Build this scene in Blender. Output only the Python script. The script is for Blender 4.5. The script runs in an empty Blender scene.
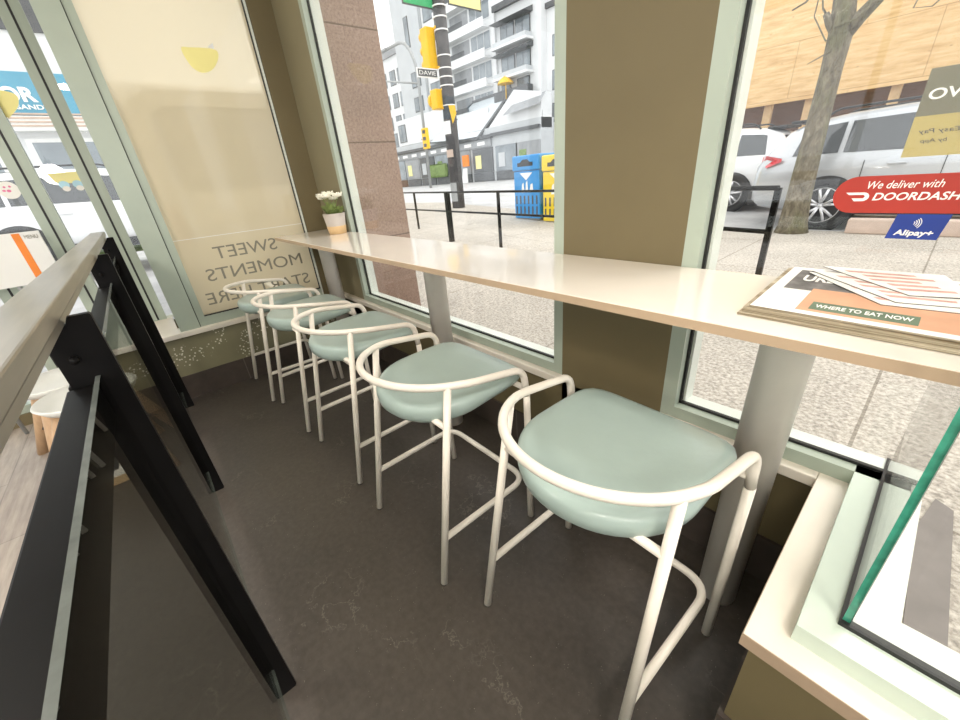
import bpy, bmesh, math, random
from mathutils import Vector, Matrix
random.seed(7)
PI = math.pi
scene = bpy.context.scene
COL = scene.collection
WORLD = {}                                   # world matrix of every parent

# ------------------------------------------------------------------ materials
def _new(name):
    m = bpy.data.materials.new(name); m.use_nodes = True
    nt = m.node_tree; nt.nodes.clear()
    out = nt.nodes.new('ShaderNodeOutputMaterial')
    return m, nt, out
def _coord(nt, scale=(1, 1, 1)):
    tc = nt.nodes.new('ShaderNodeTexCoord'); mp = nt.nodes.new('ShaderNodeMapping')
    mp.inputs['Scale'].default_value = scale
    nt.links.new(tc.outputs['Object'], mp.inputs['Vector']); return mp.outputs['Vector']
def _noise(nt, vec, scale, detail=3, rough=.55):
    n = nt.nodes.new('ShaderNodeTexNoise'); n.inputs['Scale'].default_value = scale
    n.inputs['Detail'].default_value = detail; n.inputs['Roughness'].default_value = rough
    nt.links.new(vec, n.inputs['Vector']); return n.outputs['Fac']
def _ramp(nt, fac, stops):
    r = nt.nodes.new('ShaderNodeValToRGB'); e = r.color_ramp.elements
    while len(e) < len(stops): e.new(.5)
    for k, (p, c) in enumerate(stops):
        e[k].position = p; e[k].color = (*c, 1) if len(c) == 3 else c
    nt.links.new(fac, r.inputs['Fac']); return r.outputs['Color']
def _mix(nt, fac, a, b, mode='MIX'):
    m = nt.nodes.new('ShaderNodeMix'); m.data_type = 'RGBA'; m.blend_type = mode
    for sock, v in ((m.inputs[0], fac), (m.inputs[6], a), (m.inputs[7], b)):
        if hasattr(v, 'is_output'): nt.links.new(v, sock)
        elif isinstance(v, (int, float)): sock.default_value = v
        else: sock.default_value = (*v, 1)
    return m.outputs[2]
def _bump(nt, h, strength, dist=.01):
    b = nt.nodes.new('ShaderNodeBump'); b.inputs['Strength'].default_value = strength
    b.inputs['Distance'].default_value = dist; nt.links.new(h, b.inputs['Height']); return b.outputs['Normal']
def _bsdf(nt, out, col, rough=.5, metal=0, normal=None, spec=.5, coat=0):
    p = nt.nodes.new('ShaderNodeBsdfPrincipled')
    if hasattr(col, 'is_output'): nt.links.new(col, p.inputs['Base Color'])
    else: p.inputs['Base Color'].default_value = (*col, 1)
    if hasattr(rough, 'is_output'): nt.links.new(rough, p.inputs['Roughness'])
    else: p.inputs['Roughness'].default_value = rough
    p.inputs['Metallic'].default_value = metal
    p.inputs['Specular IOR Level'].default_value = spec
    p.inputs['Coat Weight'].default_value = coat
    if normal is not None: nt.links.new(normal, p.inputs['Normal'])
    nt.links.new(p.outputs[0], out.inputs['Surface']); return p
def M(name, col, rough=.5, metal=0, var=.12, scale=6, bump=0, spec=.5, coat=0, stretch=(1, 1, 1)):
    m, nt, out = _new(name); v = _coord(nt, stretch)
    f = _noise(nt, v, scale, 4)
    c = _ramp(nt, f, [(.3, tuple(x * (1 - var) for x in col)), (.7, tuple(min(1, x * (1 + var)) for x in col))])
    nrm = _bump(nt, _noise(nt, v, scale * 12, 3), bump, .004) if bump else None
    _bsdf(nt, out, c, rough, metal, nrm, spec, coat); return m
def EM(name, col, s):
    m, nt, out = _new(name); e = nt.nodes.new('ShaderNodeEmission')
    e.inputs[0].default_value = (*col, 1); e.inputs[1].default_value = s
    nt.links.new(e.outputs[0], out.inputs[0]); return m
def schlick(nt, k=1.0):
    """reflectance of one thin glass face, the same from both sides"""
    lw = nt.nodes.new('ShaderNodeLayerWeight'); lw.inputs['Blend'].default_value = .5
    pw = nt.nodes.new('ShaderNodeMath'); pw.operation = 'POWER'; pw.inputs[1].default_value = 5; nt.links.new(lw.outputs['Facing'], pw.inputs[0])
    ma = nt.nodes.new('ShaderNodeMath'); ma.operation = 'MULTIPLY_ADD'; ma.inputs[1].default_value = .9 * k; ma.inputs[2].default_value = .037 * k
    nt.links.new(pw.outputs[0], ma.inputs[0]); return ma.outputs[0]
def GLASS(name, tint=(1, 1, 1), refl=1.0):
    m, nt, out = _new(name)
    t = nt.nodes.new('ShaderNodeBsdfTransparent'); t.inputs[0].default_value = (*tint, 1)
    g = nt.nodes.new('ShaderNodeBsdfGlossy'); g.inputs['Roughness'].default_value = .01
    mx = nt.nodes.new('ShaderNodeMixShader')
    nt.links.new(schlick(nt, refl), mx.inputs[0]); nt.links.new(t.outputs[0], mx.inputs[1]); nt.links.new(g.outputs[0], mx.inputs[2])
    nt.links.new(mx.outputs[0], out.inputs[0]); return m

def floor_stone():
    m, nt, out = _new('dark_stone'); v = _coord(nt)
    big = _noise(nt, v, 1.3, 5)
    c = _ramp(nt, big, [(.3, (.056, .046, .038)), (.7, (.098, .080, .066))])
    fine = _noise(nt, v, 45, 4)
    c = _mix(nt, .35, c, _ramp(nt, fine, [(.35, (.03, .026, .023)), (.7, (.085, .074, .064))]))
    vo = nt.nodes.new('ShaderNodeTexVoronoi'); vo.inputs['Scale'].default_value = 130; nt.links.new(v, vo.inputs['Vector'])
    speck = _ramp(nt, vo.outputs['Distance'], [(.09, (1, 1, 1)), (.14, (0, 0, 0))])
    gate = _ramp(nt, _noise(nt, v, 30, 2), [(.55, (0, 0, 0)), (.66, (1, 1, 1))])
    c = _mix(nt, _mix(nt, 1.0, speck, gate, 'MULTIPLY'), c, (.36, .33, .28))
    wv = _noise(nt, v, 3.1, 6, .6)                       # pale hairline scratches
    line = _ramp(nt, wv, [(.495, (0, 0, 0)), (.5, (1, 1, 1)), (.505, (0, 0, 0))])
    gate2 = _ramp(nt, _noise(nt, v, 2.3, 2), [(.55, (0, 0, 0)), (.62, (1, 1, 1))])
    c = _mix(nt, _mix(nt, .45, (0, 0, 0), _mix(nt, 1.0, line, gate2, 'MULTIPLY')), c, (.26, .225, .19))
    r = nt.nodes.new('ShaderNodeMapRange'); r.inputs[3].default_value = .30; r.inputs[4].default_value = .52
    nt.links.new(_noise(nt, v, 5, 4), r.inputs[0])
    _bsdf(nt, out, c, r.outputs[0], 0, _bump(nt, fine, .25, .004), .5); return m
def plank_tile():
    m, nt, out = _new('plank_tile'); v = _coord(nt)
    b = nt.nodes.new('ShaderNodeTexBrick'); nt.links.new(v, b.inputs['Vector'])
    b.inputs['Scale'].default_value = 1; b.inputs['Brick Width'].default_value = 1.2; b.inputs['Row Height'].default_value = .2
    b.inputs['Mortar Size'].default_value = .003; b.inputs['Color1'].default_value = (.40, .34, .28, 1)
    b.inputs['Color2'].default_value = (.30, .25, .21, 1); b.inputs['Mortar'].default_value = (.14, .12, .1, 1)
    g = _noise(nt, _coord(nt, (2.5, 22, 1)), 1.6, 6, .65)
    c = _mix(nt, .45, b.outputs['Color'], _ramp(nt, g, [(.3, (.17, .14, .12)), (.7, (.55, .48, .41))]))
    _bsdf(nt, out, c, .42); return m
def tile_wall(name, col, grout, w, h):
    m, nt, out = _new(name); v = _coord(nt)
    b = nt.nodes.new('ShaderNodeTexBrick'); b.offset = 0
    mp = nt.nodes.new('ShaderNodeVectorMath'); mp.operation = 'ADD'; mp.inputs[1].default_value = (.02, .015, 0)
    sw = nt.nodes.new('ShaderNodeSeparateXYZ'); cb = nt.nodes.new('ShaderNodeCombineXYZ'); nt.links.new(v, sw.inputs[0])
    ad = nt.nodes.new('ShaderNodeMath'); nt.links.new(sw.outputs[0], ad.inputs[0]); nt.links.new(sw.outputs[1], ad.inputs[1])
    nt.links.new(ad.outputs[0], cb.inputs[0]); nt.links.new(sw.outputs[2], cb.inputs[1])
    nt.links.new(cb.outputs[0], mp.inputs[0]); nt.links.new(mp.outputs[0], b.inputs['Vector'])
    b.inputs['Scale'].default_value = 1; b.inputs['Brick Width'].default_value = w; b.inputs['Row Height'].default_value = h
    b.inputs['Mortar Size'].default_value = .0035
    b.inputs['Color1'].default_value = (*col, 1); b.inputs['Color2'].default_value = (*[x * 1.12 for x in col], 1)
    b.inputs['Mortar'].default_value = (*grout, 1)
    c = _mix(nt, .3, b.outputs['Color'], _ramp(nt, _noise(nt, v, 18, 5), [(.3, tuple(x * .6 for x in col)), (.7, tuple(min(1, x * 1.5) for x in col))]))
    _bsdf(nt, out, c, .45); return m
def chipped_paint():
    m, nt, out = _new('olive_paint_chipped'); v = _coord(nt)
    c = _ramp(nt, _noise(nt, v, 3, 4), [(.3, (.20, .185, .11)), (.7, (.25, .23, .14))])
    vo = nt.nodes.new('ShaderNodeTexVoronoi'); vo.inputs['Scale'].default_value = 52; nt.links.new(v, vo.inputs['Vector'])
    dots = _ramp(nt, vo.outputs['Distance'], [(.26, (1, 1, 1)), (.32, (0, 0, 0))])
    gate = _ramp(nt, _noise(nt, v, 5, 2), [(.56, (0, 0, 0)), (.59, (1, 1, 1))])
    c = _mix(nt, _mix(nt, 1.0, dots, gate, 'MULTIPLY'), c, (.75, .72, .6))
    _bsdf(nt, out, c, .6); return m
def frosted():
    m, nt, out = _new('frosted_film'); v = _coord(nt)
    col = (.92, .81, .58)
    d = nt.nodes.new('ShaderNodeBsdfDiffuse'); d.inputs[0].default_value = (*col, 1)
    tl = nt.nodes.new('ShaderNodeBsdfTranslucent'); tl.inputs[0].default_value = (.96, .84, .58, 1)
    tr = nt.nodes.new('ShaderNodeBsdfTransparent'); tr.inputs[0].default_value = (.95, .87, .70, 1)
    g = nt.nodes.new('ShaderNodeBsdfGlossy'); g.inputs['Roughness'].default_value = .015
    a = nt.nodes.new('ShaderNodeMixShader'); a.inputs[0].default_value = .5
    nt.links.new(d.outputs[0], a.inputs[1]); nt.links.new(tl.outputs[0], a.inputs[2])
    b = nt.nodes.new('ShaderNodeMixShader'); b.inputs[0].default_value = .20
    nt.links.new(a.outputs[0], b.inputs[1]); nt.links.new(tr.outputs[0], b.inputs[2])
    c = nt.nodes.new('ShaderNodeMixShader'); nt.links.new(schlick(nt), c.inputs[0])
    nt.links.new(b.outputs[0], c.inputs[1]); nt.links.new(g.outputs[0], c.inputs[2])
    nt.links.new(c.outputs[0], out.inputs[0]); return m
def aggregate():
    m, nt, out = _new('aggregate_concrete'); v = _coord(nt)
    f = _noise(nt, v, 42, 5, .7)
    c = _ramp(nt, f, [(.36, (.16, .14, .115)), (.5, (.43, .385, .325)), (.64, (.70, .655, .58))])
    c = _mix(nt, .35, c, _ramp(nt, _noise(nt, v, 1.1, 4), [(.35, (.36, .335, .30)), (.65, (.56, .52, .46))]))
    b = nt.nodes.new('ShaderNodeTexBrick'); b.offset = 0; nt.links.new(v, b.inputs['Vector'])
    b.inputs['Scale'].default_value = 1; b.inputs['Brick Width'].default_value = 1.9; b.inputs['Row Height'].default_value = 1.9
    b.inputs['Mortar Size'].default_value = .008
    b.inputs['Color1'].default_value = b.inputs['Color2'].default_value = (1, 1, 1, 1); b.inputs['Mortar'].default_value = (.55, .53, .5, 1)
    c = _mix(nt, 1.0, c, b.outputs['Color'], 'MULTIPLY')
    _bsdf(nt, out, c, .8, 0, _bump(nt, f, .5, .01)); return m
def granite():
    m, nt, out = _new('brown_granite'); v = _coord(nt)
    f = _noise(nt, v, 60, 5, .75)
    c = _ramp(nt, f, [(.3, (.13, .075, .055)), (.5, (.29, .19, .145)), (.72, (.47, .36, .30))])
    c = _mix(nt, .3, c, _ramp(nt, _noise(nt, v, 2.2, 4), [(.35, (.2, .12, .09)), (.7, (.46, .33, .27))]))
    sw = nt.nodes.new('ShaderNodeSeparateXYZ'); nt.links.new(v, sw.inputs[0])
    md = nt.nodes.new('ShaderNodeMath'); md.operation = 'MODULO'; md.inputs[1].default_value = .66
    sb = nt.nodes.new('ShaderNodeMath'); sb.operation = 'SUBTRACT'; sb.inputs[1].default_value = .27
    nt.links.new(sw.outputs[2], sb.inputs[0]); nt.links.new(sb.outputs[0], md.inputs[0])
    joint = _ramp(nt, md.outputs[0], [(.006, (.3, .25, .2)), (.012, (1, 1, 1))])
    c = _mix(nt, 1.0, c, joint, 'MULTIPLY')
    _bsdf(nt, out, c, .35); return m
def plywood():
    m, nt, out = _new('plywood'); v = _coord(nt, (1.2, 1, 9))
    f = _noise(nt, v, 1.7, 6, .6)
    c = _ramp(nt, f, [(.3, (.60, .36, .15)), (.5, (.74, .49, .23)), (.72, (.82, .60, .33))])
    k = nt.nodes.new('ShaderNodeTexVoronoi'); k.inputs['Scale'].default_value = 3.2
    nt.links.new(_coord(nt, (1, 1, 1.6)), k.inputs['Vector'])
    c = _mix(nt, _ramp(nt, k.outputs['Distance'], [(.05, (.6, .6, .6)), (.1, (0, 0, 0))]), c, (.38, .19, .08))
    b = nt.nodes.new('ShaderNodeTexBrick'); b.offset = .5
    sw = nt.nodes.new('ShaderNodeSeparateXYZ'); cb = nt.nodes.new('ShaderNodeCombineXYZ'); nt.links.new(_coord(nt), sw.inputs[0])
    nt.links.new(sw.outputs[0], cb.inputs[0]); nt.links.new(sw.outputs[2], cb.inputs[1]); nt.links.new(cb.outputs[0], b.inputs['Vector'])
    b.inputs['Scale'].default_value = 1; b.inputs['Brick Width'].default_value = 2.44; b.inputs['Row Height'].default_value = 1.22
    b.inputs['Mortar Size'].default_value = .006
    b.inputs['Color1'].default_value = (1, 1, 1, 1); b.inputs['Color2'].default_value = (.94, .93, .9, 1); b.inputs['Mortar'].default_value = (.6, .5, .4, 1)
    c = _mix(nt, 1.0, c, b.outputs['Color'], 'MULTIPLY')
    _bsdf(nt, out, c, .7); return m
def bark():
    m, nt, out = _new('tree_bark'); v = _coord(nt, (1, 1, .45))
    f = _noise(nt, v, 16, 6, .7)
    c = _ramp(nt, f, [(.3, (.075, .06, .04)), (.55, (.21, .18, .125)), (.75, (.40, .36, .28))])
    moss = _ramp(nt, _noise(nt, v, 4, 4), [(.5, (0, 0, 0)), (.66, (1, 1, 1))])
    c = _mix(nt, _mix(nt, .5, (0, 0, 0), moss), c, (.12, .13, .04))
    _bsdf(nt, out, c, .9, 0, _bump(nt, f, .8, .03)); return m
def newsprint():
    m, nt, out = _new('newsprint_edge'); v = _coord(nt, (1, 1, 260))
    c = _ramp(nt, _noise(nt, v, 2, 2), [(.35, (.17, .12, .06)), (.65, (.58, .51, .38))])
    _bsdf(nt, out, c, .85); return m

MT = dict(
    floor=floor_stone(), plank=plank_tile(), chip=chipped_paint(), film=frosted(), aggregate=aggregate(), granite=granite(),
    ply=plywood(), bark=bark(), news=newsprint(),
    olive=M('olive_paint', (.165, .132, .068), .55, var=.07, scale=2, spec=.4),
    olive_lit=M('olive_paint_lit', (.235, .205, .125), .55, var=.07, scale=2, spec=.4),  # same olive paint, with the light falling on it put into the colour
    frame=M('sage_frame_metal', (.40, .46, .385), .38, .0, .06, 3, spec=.6),
    frame_bay=M('skylit_sage_metal', (.56, .65, .57), .35, 0, .05, 4, spec=.6),  # same paint as the sage frames, skylight on it put into the colour
    frame_out=M('pale_frame_metal', (.70, .74, .68), .4, 0, .05, 3),
    gasket=M('black_gasket', (.012, .012, .012), .5),
    base=tile_wall('brown_tile', (.065, .05, .042), (.16, .14, .12), .5, .4),
    ledge=M('cream_ledge', (.80, .74, .65), .35, 0, .05, 5, spec=.5),
    ledge_edge=M('tan_ledge_edge', (.42, .31, .22), .5, 0, .1, 8),
    counter=M('glossy_cream_laminate', (.82, .76, .68), .12, 0, .03, 3, spec=.5, coat=.3),
    counter_edge=M('tan_laminate_edge', (.50, .37, .25), .4, 0, .06, 6),
    leg=M('cream_painted_column', (.90, .85, .78), .3, 0, .06, 4, spec=.5),
    stool_metal=M('cream_powder_coat', (.86, .80, .71), .32, 0, .04, 9, spec=.5),
    seat=M('sage_vinyl', (.38, .475, .445), .30, 0, .05, 5, .10, spec=.5, coat=.25),
    foot=M('black_rubber', (.02, .02, .02), .6),
    black=M('black_steel', (.006, .0055, .0055), .42, .0, .2, 9, spec=.10),
    rail=M('brushed_bronze_metal', (.40, .36, .30), .30, .55, .16, 3, stretch=(1, 12, 12)),
    wood_wall=M('warm_interior_wall', (.78, .70, .60), .7),
    ceiling=M('ceiling_paint', (.78, .74, .66), .8),
    glass=GLASS('clear_glass', (.985, .99, .985)),
    rglass=GLASS('railing_glass', (.72, .73, .70), .8),
    gedge=M('green_glass_edge', (.05, .32, .22), .15, 0, .3, 30, spec=.7),
    redge=M('grey_glass_edge', (.13, .145, .135), .2, 0, .2, 30),
    white=M('white_paint', (.82, .82, .80), .5, 0, .04, 3),
    paper=M('white_paper', (.86, .84, .80), .7, 0, .03, 5),
    road=M('wet_asphalt', (.48, .48, .48), .5, 0, .18, 1.2, .3),
    darkslab=M('dark_grey_paving', (.20, .18, .165), .6, 0, .12, 9),
    kerb=M('pinkish_concrete', (.58, .45, .37), .8, 0, .1, 5),
    brownwall=M('dark_brown_boards', (.13, .07, .045), .7, 0, .3, 3, stretch=(1, 1, 6)),
    timber=M('raw_timber', (.62, .42, .22), .7, 0, .15, 4),
    silver=M('silver_car_paint', (.52, .54, .56), .25, .35, .03, 2, coat=.6),
    wcar=M('white_car_paint', (.80, .81, .82), .25, 0, .03, 2, coat=.6),
    carglass=M('tinted_car_glass', (.045, .05, .055), .05, 0, .1, 2, spec=.9),
    cladding=M('black_plastic', (.03, .03, .032), .5),
    tyre=M('tyre_rubber', (.025, .025, .027), .8),
    alloy=M('machined_alloy', (.75, .75, .76), .25, .7, .04, 5),
    red=M('red_lens', (.62, .02, .03), .15, 0, .15, 20, coat=.5),
    redsticker=M('red_vinyl', (.42, .03, .016), .45, 0, .05, 5),
    bluesticker=M('blue_vinyl', (.012, .042, .28), .4, 0, .15, 9),
    signolive=M('olive_grey_print', (.19, .175, .11), .6, 0, .05, 4),
    signyellow=M('yellow_print', (.50, .40, .13), .6, 0, .05, 4),
    lettering=M('white_lettering', (.9, .89, .86), .5, 0, .02, 5),
    inkgrey=M('grey_lettering', (.25, .23, .175), .6, 0, .05, 5),
    inkdark=M('dark_lettering', (.12, .115, .10), .6, 0, .05, 5),
    bin_blue=M('blue_bin_plastic', (.05, .30, .68), .45, 0, .05, 3),
    bin_yellow=M('yellow_bin_plastic', (.85, .62, .03), .45, 0, .05, 3),
    sig_yellow=M('signal_yellow', (.90, .52, .01), .4, 0, .06, 3),
    green=M('street_sign_green', (.05, .42, .16), .4, 0, .1, 4),
    paleyellow=M('pale_yellow_sign', (.85, .78, .35), .5, 0, .05, 3),
    pole=M('weathered_black_pole', (.05, .045, .045), .6, 0, .5, 6),
    grey=M('galvanised_grey', (.35, .36, .36), .5, .3, .1, 4),
    concrete_w=M('pale_render', (.72, .73, .73), .7, 0, .05, .6),
    render_grey=M('grey_render', (.52, .54, .55), .7, 0, .06, .6),
    shade=M('recess_grey', (.30, .31, .32), .6, 0, .15, .8),
    win=M('facade_window_glass', (.20, .23, .25), .1, 0, .3, .7, spec=.8),
    slate=M('dark_trim', (.09, .095, .10), .5, 0, .2, 1),
    skylight=M('sloped_metal_roof', (.60, .65, .68), .25, .1, .05, .6),
    blueband=M('blue_fascia', (.10, .33, .46), .5, 0, .06, 1),
    orange=M('orange_stripe', (.88, .25, .03), .5, 0, .08, 9),
    pot=M('ceramic_pot', (.55, .49, .44), .5, 0, .06, 12),
    potband=M('tan_pot_band', (.72, .50, .26), .5, 0, .06, 12),
    leaf=M('plant_leaf', (.20, .26, .08), .5, 0, .35, 30),
    petal=M('cream_petals', (.90, .88, .76), .6, 0, .04, 12),
    stem=M('green_stem', (.2, .27, .08), .6),
    shell=M('white_shell_plastic', (.76, .77, .74), .35, 0, .03, 4),
    chairwood=M('beech_leg', (.52, .34, .20), .5, 0, .12, 6, stretch=(6, 6, 1)),
    printgrey=M('grey_news_photo', (.15, .145, .14), .7, 0, .5, 30),
    printpeach=M('peach_news_panel', (.66, .36, .22), .7, 0, .12, 9),
    printgreen=M('green_news_panel', (.13, .19, .12), .7, 0, .2, 12),
    printpink=M('faded_pink_print', (.66, .38, .33), .6, 0, .3, 14, stretch=(3, 9, 1)),
    cardedge=M('dark_card_back', (.07, .065, .06), .6),
    pinkish=M('pink_print', (.75, .2, .35), .5),
    skyblue=M('pale_blue_print', (.45, .70, .82), .5),
    globe=EM('fill_globe_glow', (1.0, .93, .84), 40.0),  # glow of the added fill globes
    lemon=M('lemon_vinyl', (.95, .86, .34), .5, 0, .03, 4),
    ceil_glow=EM('ceiling_lamp_glow', (1.0, .93, .84), 29.0),
    cable=M('black_cable', (.02, .02, .02), .5),
    hedge=M('hedge_green', (.18, .26, .08), .8, 0, .5, 6),
)

# ------------------------------------------------------------------ mesh builder
class MB:
    def __init__(s): s.bm = bmesh.new()
    def box(s, x0, x1, y0, y1, z0, z1, bevel=0, seg=2, mi=0):
        vs = [s.bm.verts.new((x, y, z)) for z in (z0, z1) for y in (y0, y1) for x in (x0, x1)]
        fs = [s.bm.faces.new([vs[i] for i in q]) for q in ((0, 2, 3, 1), (4, 5, 7, 6), (0, 1, 5, 4), (2, 6, 7, 3), (0, 4, 6, 2), (1, 3, 7, 5))]
        for f in fs: f.material_index = mi
        if bevel:
            es = list({e for f in fs for e in f.edges})
            bmesh.ops.bevel(s.bm, geom=es, offset=bevel, segments=seg, profile=.5, affect='EDGES')
        return s
    def prism(s, pts, vec, bevel=0, mi=0):
        """polygon of 3-D points extruded along vec"""
        a = [s.bm.verts.new(p) for p in pts]; vec = Vector(vec)
        b = [s.bm.verts.new(Vector(p) + vec) for p in pts]; n = len(pts)
        fs = [s.bm.faces.new(list(reversed(a))), s.bm.faces.new(b)]
        for i in range(n): fs.append(s.bm.faces.new((a[i], a[(i + 1) % n], b[(i + 1) % n], b[i])))
        for f in fs: f.material_index = mi
        if bevel:
            es = list({e for f in fs for e in f.edges})
            bmesh.ops.bevel(s.bm, geom=es, offset=bevel, segments=2, profile=.5, affect='EDGES')
        return s
    def tube(s, pts, r, seg=12, closed=False):
        pts = [Vector(p) for p in pts]; n = len(pts)
        rad = r if isinstance(r, (list, tuple)) else [r] * n
        t0 = (pts[1] - pts[0]).normalized()
        up = Vector((0, 0, 1)) if abs(t0.z) < .9 else Vector((1, 0, 0))
        nrm = t0.cross(up).normalized(); rings = []; prev = t0
        for i, p in enumerate(pts):
            if closed: t = (pts[(i + 1) % n] - pts[i - 1]).normalized()
            else: t = (pts[min(i + 1, n - 1)] - pts[max(i - 1, 0)]).normalized()
            ax = prev.cross(t)
            if ax.length > 1e-7: nrm = Matrix.Rotation(prev.angle(t), 3, ax.normalized()) @ nrm
            nrm = (nrm - t * nrm.dot(t)).normalized(); bn = t.cross(nrm); prev = t
            rings.append([s.bm.verts.new(p + (nrm * math.cos(a) + bn * math.sin(a)) * rad[i]) for a in (2 * PI * k / seg for k in range(seg))])
        m = n if closed else n - 1
        for i in range(m):
            A, B = rings[i], rings[(i + 1) % n]
            for k in range(seg):
                f = s.bm.faces.new((A[k], A[(k + 1) % seg], B[(k + 1) % seg], B[k])); f.smooth = True
        if not closed:
            s.bm.faces.new(list(reversed(rings[0]))); s.bm.faces.new(rings[-1])
        return s
    def lathe(s, prof, c=(0, 0, 0), axis='Z', seg=32):
        rings = []
        for r, h in prof:
            ring = []
            for k in range(seg):
                a = 2 * PI * k / seg; u, v = r * math.cos(a), r * math.sin(a)
                p = (u, v, h) if axis == 'Z' else ((u, h, v) if axis == 'Y' else (h, u, v))
                ring.append(s.bm.verts.new((p[0] + c[0], p[1] + c[1], p[2] + c[2])))
            rings.append(ring)
        for A, B in zip(rings, rings[1:]):
            for k in range(seg):
                f = s.bm.faces.new((A[k], A[(k + 1) % seg], B[(k + 1) % seg], B[k])); f.smooth = True
        s.bm.faces.new(list(reversed(rings[0]))); s.bm.faces.new(rings[-1])
        return s
    def rings(s, rs, cap=True, smooth=True):
        R = [[s.bm.verts.new(p) for p in r] for r in rs]; n = len(R[0])
        for A, B in zip(R, R[1:]):
            for k in range(n):
                f = s.bm.faces.new((A[k], A[(k + 1) % n], B[(k + 1) % n], B[k])); f.smooth = smooth
        if cap:
            s.bm.faces.new(list(reversed(R[0]))); s.bm.faces.new(R[-1])
        return s
    def quad(s, a, b, c, d, mi=0):
        f = s.bm.faces.new([s.bm.verts.new(p) for p in (a, b, c, d)]); f.material_index = mi; return s

def fillet(pts, r, n=6):
    pts = [Vector(p) for p in pts]; out = [pts[0]]
    for a, b, c in zip(pts, pts[1:], pts[2:]):
        u, v = (a - b).normalized(), (c - b).normalized()
        rr = min(r, (a - b).length * .49, (c - b).length * .49)
        p, q = b + u * rr, b + v * rr
        for k in range(n + 1):
            t = k / n; out.append(p * (1 - t) ** 2 + b * 2 * t * (1 - t) + q * t * t)
    out.append(pts[-1]); return out

def link(name, me, mats, parent=None):
    o = bpy.data.objects.new(name, me); COL.objects.link(o)
    for m in (mats if isinstance(mats, (list, tuple)) else [mats]): me.materials.append(m)
    if parent is not None:
        W = WORLD.get(parent.name, Matrix.Identity(4)); me.transform(W.inverted()); o.parent = parent; WORLD[o.name] = W
    else: WORLD[o.name] = Matrix.Identity(4)
    return o
def obj(name, mb, mats, parent=None, keep=False):
    bm = mb.bm
    bmesh.ops.recalc_face_normals(bm, faces=bm.faces[:])
    me = bpy.data.meshes.new(name); bm.to_mesh(me); bm.free()
    return link(name, me, mats, parent)
def tag(o, label, cat, group=None, kind=None):
    if label: o['label'] = label
    if cat: o['category'] = cat
    if group: o['group'] = group
    if kind: o['kind'] = kind
    return o
def thing(name, loc, label, cat, group=None, rz=0):
    o = bpy.data.objects.new(name, None); COL.objects.link(o); o.location = loc; o.rotation_euler = (0, 0, rz)
    o.empty_display_size = .1
    WORLD[o.name] = Matrix.Translation(loc) @ Matrix.Rotation(rz, 4, 'Z')
    return tag(o, label, cat, group)
def struct(name, mb, mats, parent=None, label=None):
    o = obj(name, mb, mats, parent)
    if parent is None:
        o['kind'] = 'structure'; o['category'] = name.split('_')[0]
    if label: o['label'] = label
    return o
def sroot(name, loc, cat, label):
    o = thing(name, loc, label, cat); o['kind'] = 'structure'; return o
def copy_tree(o, parent=None):
    c = o.copy(); COL.objects.link(c)
    if parent is not None: c.parent = parent
    for ch in list(o.children): copy_tree(ch, c)
    return c
def text(name, s, mat, origin, right, up, width, height, parent=None, bold=.02, depth=.0006, shear=0, spacing=1.0):
    """lettering as a mesh: centred at origin, spread along right/up"""
    cu = bpy.data.curves.new(name, 'FONT'); cu.body = s; cu.size = 1; cu.offset = bold; cu.extrude = .5; cu.shear = shear
    cu.space_character = spacing; cu.resolution_u = 4
    t = bpy.data.objects.new(name + '_tmp', cu); COL.objects.link(t)
    dg = bpy.context.evaluated_depsgraph_get(); me = bpy.data.meshes.new_from_object(t.evaluated_get(dg))
    bpy.data.objects.remove(t); bpy.data.curves.remove(cu)
    xs = [v.co.x for v in me.vertices]; ys = [v.co.y for v in me.vertices]
    x0, x1, y0, y1 = min(xs), max(xs), min(ys), max(ys)
    R, U = Vector(right).normalized(), Vector(up).normalized(); N = R.cross(U); O = Vector(origin)
    for v in me.vertices:
        v.co = O + R * ((v.co.x - x0) / (x1 - x0) - .5) * width + U * ((v.co.y - y0) / (y1 - y0) - .5) * height + N * v.co.z * depth
    me.name = name; me.materials.clear()
    return link(name, me, mat, parent)

# ------------------------------------------------------------------ room shell
XW = -3.33            # knee wall of the end window
GY = 1.245            # glass of the counter windows
HT = 2.95
struct('floor', MB().box(XW - .05, 3.2, -.62, 1.25, -.1, 0), MT['floor'], None, 'dark brown speckled stone floor under the stools')
struct('floor_walkway', MB().box(-3.95, 3.2, -3.6, -.62, -.1, 0), MT['plank'], None, 'pale wood-look plank tiles beyond the black railing')
struct('ceiling', MB().box(-4.1, 3.2, -3.6, 1.5, HT, HT + .1), MT['ceiling'])
struct('wall_back', MB().box(3.1, 3.2, -3.6, 1.5, 0, .5).box(3.1, 3.2, -3.6, -3.3, .5, HT).box(3.1, 3.2, .6, 1.5, .5, HT).box(3.1, 3.2, -3.3, .6, 2.7, HT), MT['wood_wall'])
wk = sroot('window_10', (3.15, -1.3, .5), 'window', 'added unseen window behind the viewer that lets in fill daylight')  # glazing added out of view to light the column sides facing the viewer
obj('window_frame', MB().box(3.12, 3.18, -3.3, -3.24, .5, 2.7).box(3.12, 3.18, .54, .6, .5, 2.7).box(3.12, 3.18, -3.3, .6, .5, .56).box(3.12, 3.18, -1.4, -1.34, .5, 2.7), MT['frame'], wk)
obj('window_pane', MB().box(3.146, 3.154, -3.24, .54, .56, 2.7), MT['glass'], wk)
struct('wall_inner', MB().box(-3.95, 3.2, -3.7, -3.6, 0, .35).box(-3.95, -2.6, -3.7, -3.6, .35, HT).box(2.6, 3.2, -3.7, -3.6, .35, HT).box(-2.6, 2.6, -3.7, -3.6, 2.7, HT), MT['wood_wall'])
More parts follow.
